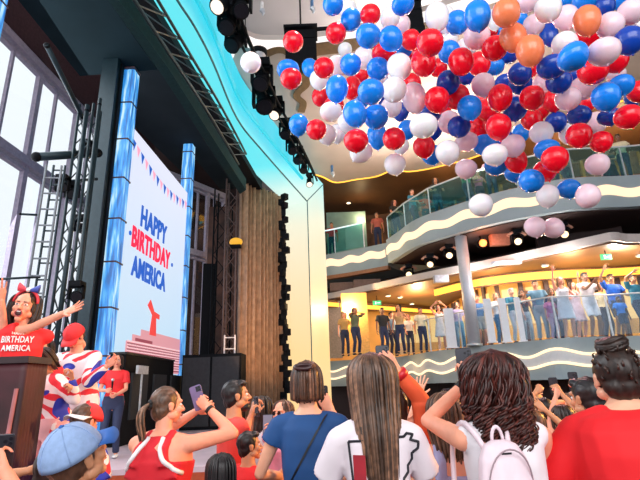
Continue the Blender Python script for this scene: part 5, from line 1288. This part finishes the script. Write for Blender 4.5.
# ---------- on the stage
d1 = flat(18, 355, 3.70, .6)
D1 = person('cheering woman in red lettered tee and bow headband, arms flung wide on stage', d1, 205, 1.775, 'f', 'rosy', ('long', 'dark', .22), ('tee', 'tee_red', (.85, .025, .03), .04), ('pants', 'black_b', (.02, .02, .03)), L=('w', P(1, 300, 3.5)), Lp=(-.5, -.5, -1), R=('w', P(68, 312, 3.6)), Rp=(.3, -.5, -1), hands=('open', 'open'), hi=True, mouth=True, head=(10, 4, -6), palmR=(0, -1, .6), palmL=(.5, -1, 0), lean=2)
wt = mat('print_white', (.9, .88, .88), .6)
surf_text(D1, D1.top, 'BIRTHDAY', .21, .050, 0, 1.392, False, wt, .02); surf_text(D1, D1.top, 'AMERICA', .19, .045, 0, 1.325, False, wt, .02); surf_text(D1, D1.top, 'HAPPY', .08, .018, 0, 1.438, False, wt, .02)
q = MB(); q.tube([(.088*math.cos(a), .01, .03+.102*math.sin(a)) for a in [PI*i/16 for i in range(17)]], .012, 8); me = q.mesh('b'); me.transform(D1.HM); hb = link('headband', me, mat('band_red', (.75, .03, .05), .5), D1.t, True)
for sd, cname, cc3 in ((-1, 'bow_blue', (.05, .08, .40)), (1, 'bow_red', (.80, .06, .10))):
    q = MB(); q.loft([[Vector((sd*(.01+u*.065), .02+y*(.012+.014*u), .130+z*(.010+.026*u)+.02*u)) for y, z in [(math.cos(a), math.sin(a)) for a in [2*PI*k/12 for k in range(12)]]] for u in (0, .3, .6, .9, 1.0)]); me = q.mesh('b'); me.transform(D1.HM); link('bow_loop', me, mat(cname, cc3, .5), hb, True)
q = MB(); q.ell((0, .025, .132), .018); me = q.mesh('b'); me.transform(D1.HM); link('bow_knot', me, mat('print_white', (.9, .88, .88), .6), hb, True)

def flag_mat(name, kind):
    m = bpy.data.materials.new(name); m.use_nodes = True; nt = m.node_tree; b = nt.nodes['Principled BSDF']; b.inputs['Roughness'].default_value = .7
    t = nt.nodes.new('ShaderNodeTexCoord'); mp = nt.nodes.new('ShaderNodeMapping'); mp.inputs['Rotation'].default_value = (0, .9 if kind else -.7, .2)
    wv = nt.nodes.new('ShaderNodeTexWave'); wv.inputs['Scale'].default_value = 3.4; wv.inputs['Distortion'].default_value = 2.2 if kind else 1.0; wv.inputs['Detail'].default_value = 1; wv.inputs['Detail Scale'].default_value = 1.2
    r = nt.nodes.new('ShaderNodeValToRGB'); r.color_ramp.interpolation = 'CONSTANT'; e = r.color_ramp.elements; e[0].position = 0; e[0].color = (.80, .03, .05, 1); e[1].position = .46; e[1].color = (.88, .82, .80, 1)
    v = nt.nodes.new('ShaderNodeTexNoise'); v.inputs['Scale'].default_value = 5.5; v.inputs['Detail'].default_value = 0; r2 = nt.nodes.new('ShaderNodeValToRGB'); r2.color_ramp.interpolation = 'CONSTANT'
    r2.color_ramp.elements[0].color = (0, 0, 0, 1); r2.color_ramp.elements[1].position = .56; r2.color_ramp.elements[1].color = (1, 1, 1, 1)
    mx = nt.nodes.new('ShaderNodeMix'); mx.data_type = 'RGBA'; mx.inputs['B'].default_value = (.02, .04, .42, 1)
    v3 = nt.nodes.new('ShaderNodeTexNoise'); v3.inputs['Scale'].default_value = 4; v3.noise_dimensions = '4D'; v3.inputs['W'].default_value = 3.3; r3 = nt.nodes.new('ShaderNodeValToRGB'); r3.color_ramp.interpolation = 'CONSTANT'; r3.color_ramp.elements[0].color = (0, 0, 0, 1); r3.color_ramp.elements[1].position = .54; r3.color_ramp.elements[1].color = (1, 1, 1, 1)
    m2 = nt.nodes.new('ShaderNodeMix'); m2.data_type = 'RGBA'; m2.inputs['B'].default_value = (.88, .84, .86, 1)
    L_ = nt.links.new; L_(t.outputs['Object'], mp.inputs[0]); L_(mp.outputs[0], wv.inputs['Vector']); L_(wv.outputs['Fac'], r.inputs[0]); L_(t.outputs['Object'], v.inputs['Vector']); L_(v.outputs['Fac'], r2.inputs[0]); L_(t.outputs['Object'], v3.inputs['Vector']); L_(v3.outputs['Fac'], r3.inputs[0])
    L_(r.outputs[0], m2.inputs['A']); L_(r3.outputs[0], m2.inputs['Factor']); L_(m2.outputs[2], mx.inputs['A']); L_(r2.outputs[0], mx.inputs['Factor']); L_(mx.outputs[2], b.inputs['Base Color'])
    return m
fm1 = flag_mat('flag_print', 1); fm2 = flag_mat('flag_print_b', 0)
e1 = flat(84, 350, 5.0, .6)
E1 = person('person in baggy red, white and blue flag shirt and red cap on stage', e1, 170, 1.67, 'm', 'rosy', ('fade', 'brown'), ('long', 'flagx', (.9, .9, .9)), ('pants', 'white_b', (.8, .76, .80)), R=('w', P(64, 372, 4.75)), L=('w', P(107, 366, 4.7)), Rp=(-1, -.3, -.2), Lp=(1, -.3, -.2), hi=True, bulk=1.25, lean=14, head=(0, -30, 0), shoes='white')
E1.top.data.materials[0] = fm1
baseball_cap(E1, mat('cap_red', (.82, .03, .035), .7), mat('cap_red', (.82, .03, .035), .7))
e2 = flat(43, 350, 4.55, .6)
E2 = person('black haired person in red with a striped flag wrap behind the maroon booth', e2, 200, 1.50, 'f', 'tan', ('bob', 'black'), ('tee', 'tee_red', (.85, .025, .03)), ('pants', 'navy', (.02, .03, .08)), hi=True, head=(0, -10, 0))
e3 = flat(58, 380, 4.2, .6)
E3 = person('crouched person wrapped in a red and white striped flag beside the booth', e3, 150, 1.38, 'f', 'tan', ('bob', 'dark'), ('long', 'flagy', (.9, .9, .9)), ('pants', 'flagz', (.8, .4, .4)), L=('w', P(72, 378, 4.0)), R=('w', P(66, 386, 4.0)), hi=False, bulk=1.3, lean=16, head=(0, -25, 0), hands=('grip', 'grip'))
E3.top.data.materials[0] = fm2
e4 = flat(84, 420, 3.25, 0)
E4 = person('child sized person in a red cap and white patterned shirt in front of the stage', e4, -20, 1.50, 'm', 'rosy', ('fade', 'brown'), ('tee', 'flagw', (.9, .9, .9)), ('pants', 'white_b', (.8, .76, .80)), hi=True, bulk=.95, head=(0, -14, 0))
E4.top.data.materials[0] = fm1
baseball_cap(E4, mat('cap_red', (.82, .03, .035), .7), mat('cap_white', (.85, .82, .84), .7), 180)
p1_ = flat(110, 440, 7.9, .6)
P1 = person('presenter with long dark hair in a red tee and navy trousers standing on stage', p1_, 195, 1.58, 'f', 'rosy', ('long', 'dark', .28), ('tee', 'tee_red', (.85, .025, .03)), ('pants', 'navy', (.02, .03, .08)), R=(.10, .26, 1.12), L=(-.08, .28, 1.05), hi=True, hands=('grip', 'grip'), shoes='white', head=(-10, -5, 0))
q = P1.Mw @ Vector((0, .30*P1.s, 1.12*P1.s)); t = thing('microphone', 'small black microphone in the hands of the stage presenter', 'microphone', q)
MB().tube([(0, 0, 0), (0, 0, .14)], [.011, .015], 10).obj('handle', black, t, True); MB().ell((0, 0, .16), .024).obj('grille_head', chrome, t, True)

# ---------- people on the lower balcony
def onback(line, px, inset):
    """point on the deck just behind the rail seen at a column of the frame"""
    o = off2(line, inset); best = None
    for a, b in zip(o, o[1:]):
        for k in range(12):
            q = a.lerp(b, k/12); x = proj((q.x, q.y, q.z))[0]
            if best is None or abs(x-px) < best[0]: best = (abs(x-px), q)
    return best[1]
wht = (.82, .78, .82)
low = [
 # px, inset, H, sex, skin, hair, top, bottom, R, L, rz, label
 (571, .75, 1.74, 'f', 'rosy', ('long', 'blond', .2), ('dress', 'white', wht), None, (.20, .15, 2.02), (-.28, .25, 1.15), 175, 'dancing woman in a short white dress with one arm up on the lower balcony'),
 (583, 1.5, 1.70, 'f', 'rosy', ('long', 'brown', .2), ('dress', 'pale_pink', (.75, .55, .62)), None, (.35, .2, 1.2), (-.10, .2, 1.90), 190, 'woman in a pale pink short dress close behind the dancing woman'),
 (597, .75, 1.88, 'm', 'brown', ('short', 'black'), ('tee', 'white', wht), ('shorts', 'white_b', (.8, .76, .80)), (.05, .38, 1.42), (-.05, .38, 1.40), 185, 'man in white tee and white shorts holding his forearms level on the balcony'),
 (624, 1.2, 1.86, 'm', 'brown', ('short', 'black'), ('tee', 'royal_blue', (.01, .10, .50)), ('shorts', 'navy', (.02, .03, .08)), (.25, .2, 1.85), (-.25, .3, 1.1), 180, 'man in a royal blue shirt with raised arm near the right frame edge'),
 (627, .65, 1.15, 'm', 'dark', ('short', 'black'), ('tee', 'sky_blue', (.03, .22, .75)), ('shorts', 'navy', (.02, .03, .08)), None, None, 175, 'small child in a bright blue shirt in front of the man in royal blue'),
 (545, .9, 1.76, 'm', 'tan', ('short', 'black'), ('tee', 'slate', (.12, .25, .35)), ('pants', 'greyb', (.35, .38, .42)), (.35, .35, 1.35), (-.2, .2, 1.0), 165, 'man in a slate tee pointing toward the dancers on the lower balcony'),
 (556, .7, 1.25, 'f', 'tan', ('long', 'dark', .2), ('tee', 'rose', (.70, .20, .35)), ('pants', 'pinkb', (.7, .4, .45)), None, None, 185, 'girl in a rose top in front of the slate shirt man'),
 (560, 2.6, 1.62, 'f', 'brown', ('bob', 'black'), ('tee', 'navy', (.02, .04, .12)), ('pants', 'navy', (.02, .03, .08)), None, None, 180, 'woman in navy standing in the gap behind the white dress'),
 (530, 1.5, 1.62, 'f', 'brown', ('bob', 'black'), ('tank', 'black', (.02, .02, .02)), ('pants', 'greyb', (.35, .38, .42)), (.3, .3, 1.2), None, 170, 'woman in a black tank behind the slim white post'),
 (519, .6, 1.64, 'm', 'fair', ('short', 'grey'), ('tee', 'teal', (.03, .20, .30)), ('pants', 'whiteb', (.7, .7, .75)), None, None, 185, 'grey haired man in a teal shirt behind the balcony glass'),
 (503, .9, 1.62, 'f', 'fair', ('bob', 'blond'), ('tee', 'white', wht), ('pants', 'blueb', (.05, .2, .4)), None, None, 180, 'blond woman in white between two white balcony posts'),
 (484, .8, 1.66, 'm', 'rosy', ('short', 'brown'), ('tee', 'blue_tee', (.05, .16, .4)), ('shorts', 'greyb', (.35, .38, .42)), None, None, 180, 'man in a blue tee just right of the steel column'),
 (462, .9, 1.60, 'f', 'fair', ('bob', 'brown'), ('tee', 'lilac', (.4, .35, .6)), ('pants', 'blueb', (.05, .2, .4)), None, None, 175, 'woman in lilac behind the glass left of the steel column'),
 (443, .6, 1.62, 'f', 'rosy', ('bob', 'auburn'), ('dress', 'white', wht), None, (.12, .15, 1.80), (-.12, .15, 1.80), 170, 'woman in a white dress with both hands on her head left of the glass'),
 (436, .5, 1.5, 'm', 'tan', ('short', 'dark'), ('tee', 'brick', (.5, .12, .08)), ('pants', 'navy', (.02, .03, .08)), (.2, .2, 1.1), None, 150, 'shorter man in a brick tee beside the woman in the white dress') if 0 else None,
 (610, 2.2, 1.7, 'f', 'tan', ('bob', 'dark'), ('tee', 'cream', (.75, .66, .45)), ('pants', 'navy', (.02, .03, .08)), None, None, 190, 'woman in a cream tee between the white shorts man and the blue shirt man'),
 (646, .5, 1.70, 'm', 'tan', ('short', 'dark'), ('tee', 'teal', (.03, .20, .30)), ('pants', 'navy', (.02, .03, .08)), (.1, .2, 1.8), None, 185, 'man in a teal tee cut by the right frame edge on the lower balcony')]
for r in low:
    if not r: continue
    px, ins, H_, sx, sk_, hr, tp_, bt, R_, L_, rz, lb = r
    q = onback(line2[10:], px, ins*.6+.2) if px > 430 else onback(line2[8:], px, ins)
    person(lb, (q.x, q.y, 2.53), rz, H_, sx, sk_, hr, tp_, bt, R=R_, L=L_, hands=('open', 'open'), group='onlookers on the lower balcony', shoes='white' if sx == 'f' else 'dark')
# left end of the lounge
lft = [(356, 16.7, 1.66, 'f', 'tan', ('bob', 'brown'), ('tee', 'olive', (.14, .15, .08)), 'woman in an olive top with hands at her face before the gold pier', (.08, .12, 1.55), (-.08, .12, 1.55)),
 (345, 17.2, 1.60, 'f', 'fair', ('long', 'blond', .2), ('tee', 'gold_tee', (.5, .3, .1)), 'blond person in a tan top left of the olive top', None, (-.3, .2, 1.0)),
 (384, 17.0, 1.66, 'm', 'brown', ('short', 'black'), ('tee', 'black', (.02, .02, .02)), 'dark haired person in black partly behind the raised phone', None, None),
 (393, 18.4, 1.70, 'm', 'fair', ('short', 'dark'), ('tee', 'denim_blue', (.2, .32, .5)), 'person in a denim blue shirt in the lounge doorway', None, None),
 (401, 16.9, 1.74, 'f', 'tan', ('bob', 'black'), ('tank', 'amber', (.6, .35, .15)), 'person with dark hair up and bare shoulders in the lounge', None, (-.3, .3, 1.2)),
 (410, 17.8, 1.50, 'f', 'rosy', ('long', 'blond', .2), ('tee', 'white', wht), 'blond person in white bending beside the lounge doorway', (.2, .3, .9), (-.2, .3, .9)),
 (423, 16.9, 1.60, 'm', 'tan', ('short', 'dark'), ('tee', 'cream', (.75, .66, .45)), 'person in a cream tee behind the blond bending person', None, None)]
for px, d, H_, sx, sk_, hr, tp_, lb, R_, L_ in lft:
    q = P(px, 340, d); person(lb, (q.x, q.y, 2.53), 180+random.uniform(-30, 30), H_, sx, sk_, hr, tp_, ('pants', 'navy', (.02, .03, .08)), R=R_, L=L_, group='people in the lounge by the arch')
# ---------- people on the upper balcony
upp = [(399, .4, 'rosy', ('bob', 'auburn'), ('tee', 'black', (.02, .02, .02)), 'red haired person in black at the start of the curved upper rail'),
 (408, 1.6, 'tan', ('short', 'dark'), ('tee', 'brick', (.5, .12, .08)), 'person in brick red standing back from the curved rail upstairs'),
 (418, .5, 'fair', ('short', 'brown'), ('tee', 'teal', (.03, .20, .30)), 'person in teal behind the curved teal glass'),
 (431, 1.2, 'brown', ('short', 'black'), ('tee', 'orange', (.78, .10, .03)), 'person in orange behind the curved teal glass'),
 (443, .7, 'tan', ('bob', 'black'), ('tee', 'black', (.02, .02, .02)), 'dark haired person in black beside the steel tube upstairs'),
 (474, .8, 'fair', ('long', 'brown', .2), ('tee', 'green_tee', (.05, .25, .12)), 'person in green below the lone pink balloon upstairs'),
 (487, 1.3, 'rosy', ('bob', 'blond'), ('tank', 'rose', (.70, .20, .35)), 'person in rose leaning on the rail beneath the balloons'),
 (499, .6, 'fair', ('short', 'brown'), ('tee', 'mauve', (.55, .32, .40)), 'person in mauve beneath the balloon cloud upstairs'),
 (561, .5, 'dark', ('short', 'black'), ('tee', 'black', (.02, .02, .02)), 'person in black between the last balloons upstairs'),
 (577, 1.5, 'tan', ('short', 'black'), ('tee', 'greyd', (.2, .2, .22)), 'person in dark grey beneath the paired red balloons'),
 (613, .7, 'fair', ('bob', 'black'), ('tee', 'black', (.02, .02, .02)), 'dark haired person in black right of the pink balloon upstairs'),
 (624, 1.4, 'fair', ('short', 'blond'), ('tee', 'greyd', (.2, .2, .22)), 'fair haired person in dark grey near the right edge upstairs'),
 (636, .5, 'brown', ('short', 'black'), ('tee', 'cream', (.75, .66, .45)), 'person in cream at the right edge of the upper balcony')]
for px, ins, sk_, hr, tp_, lb in upp:
    q = onback(right3, px, ins+.1); person(lb, (q.x, q.y, 7.02), 180+random.uniform(-35, 35), random.uniform(1.58, 1.76), random.choice('mf'), sk_, hr, tp_, ('pants', 'navy', (.02, .03, .08)), R=(.2, .34, 1.08), L=(-.2, .34, 1.08), group='onlookers on the upper balcony')
for px, lb, tp_ in ((334, 'person in red behind the teal glass nearest the arch upstairs', ('tee', 'tee_red', (.85, .025, .03))), (381, 'person in brown at the corner where the upper rails meet', ('tee', 'brick', (.5, .12, .08)))):
    q = onback(left3, px, .7); person(lb, (q.x, q.y, 7.02), 170, 1.66, 'm', 'tan', ('short', 'dark'), tp_, ('pants', 'navy', (.02, .03, .08)), group='onlookers on the upper balcony')
bpy.data.scenes.remove(TMP)
for m_ in [m_ for m_ in bpy.data.meshes if m_.users == 0]: bpy.data.meshes.remove(m_)
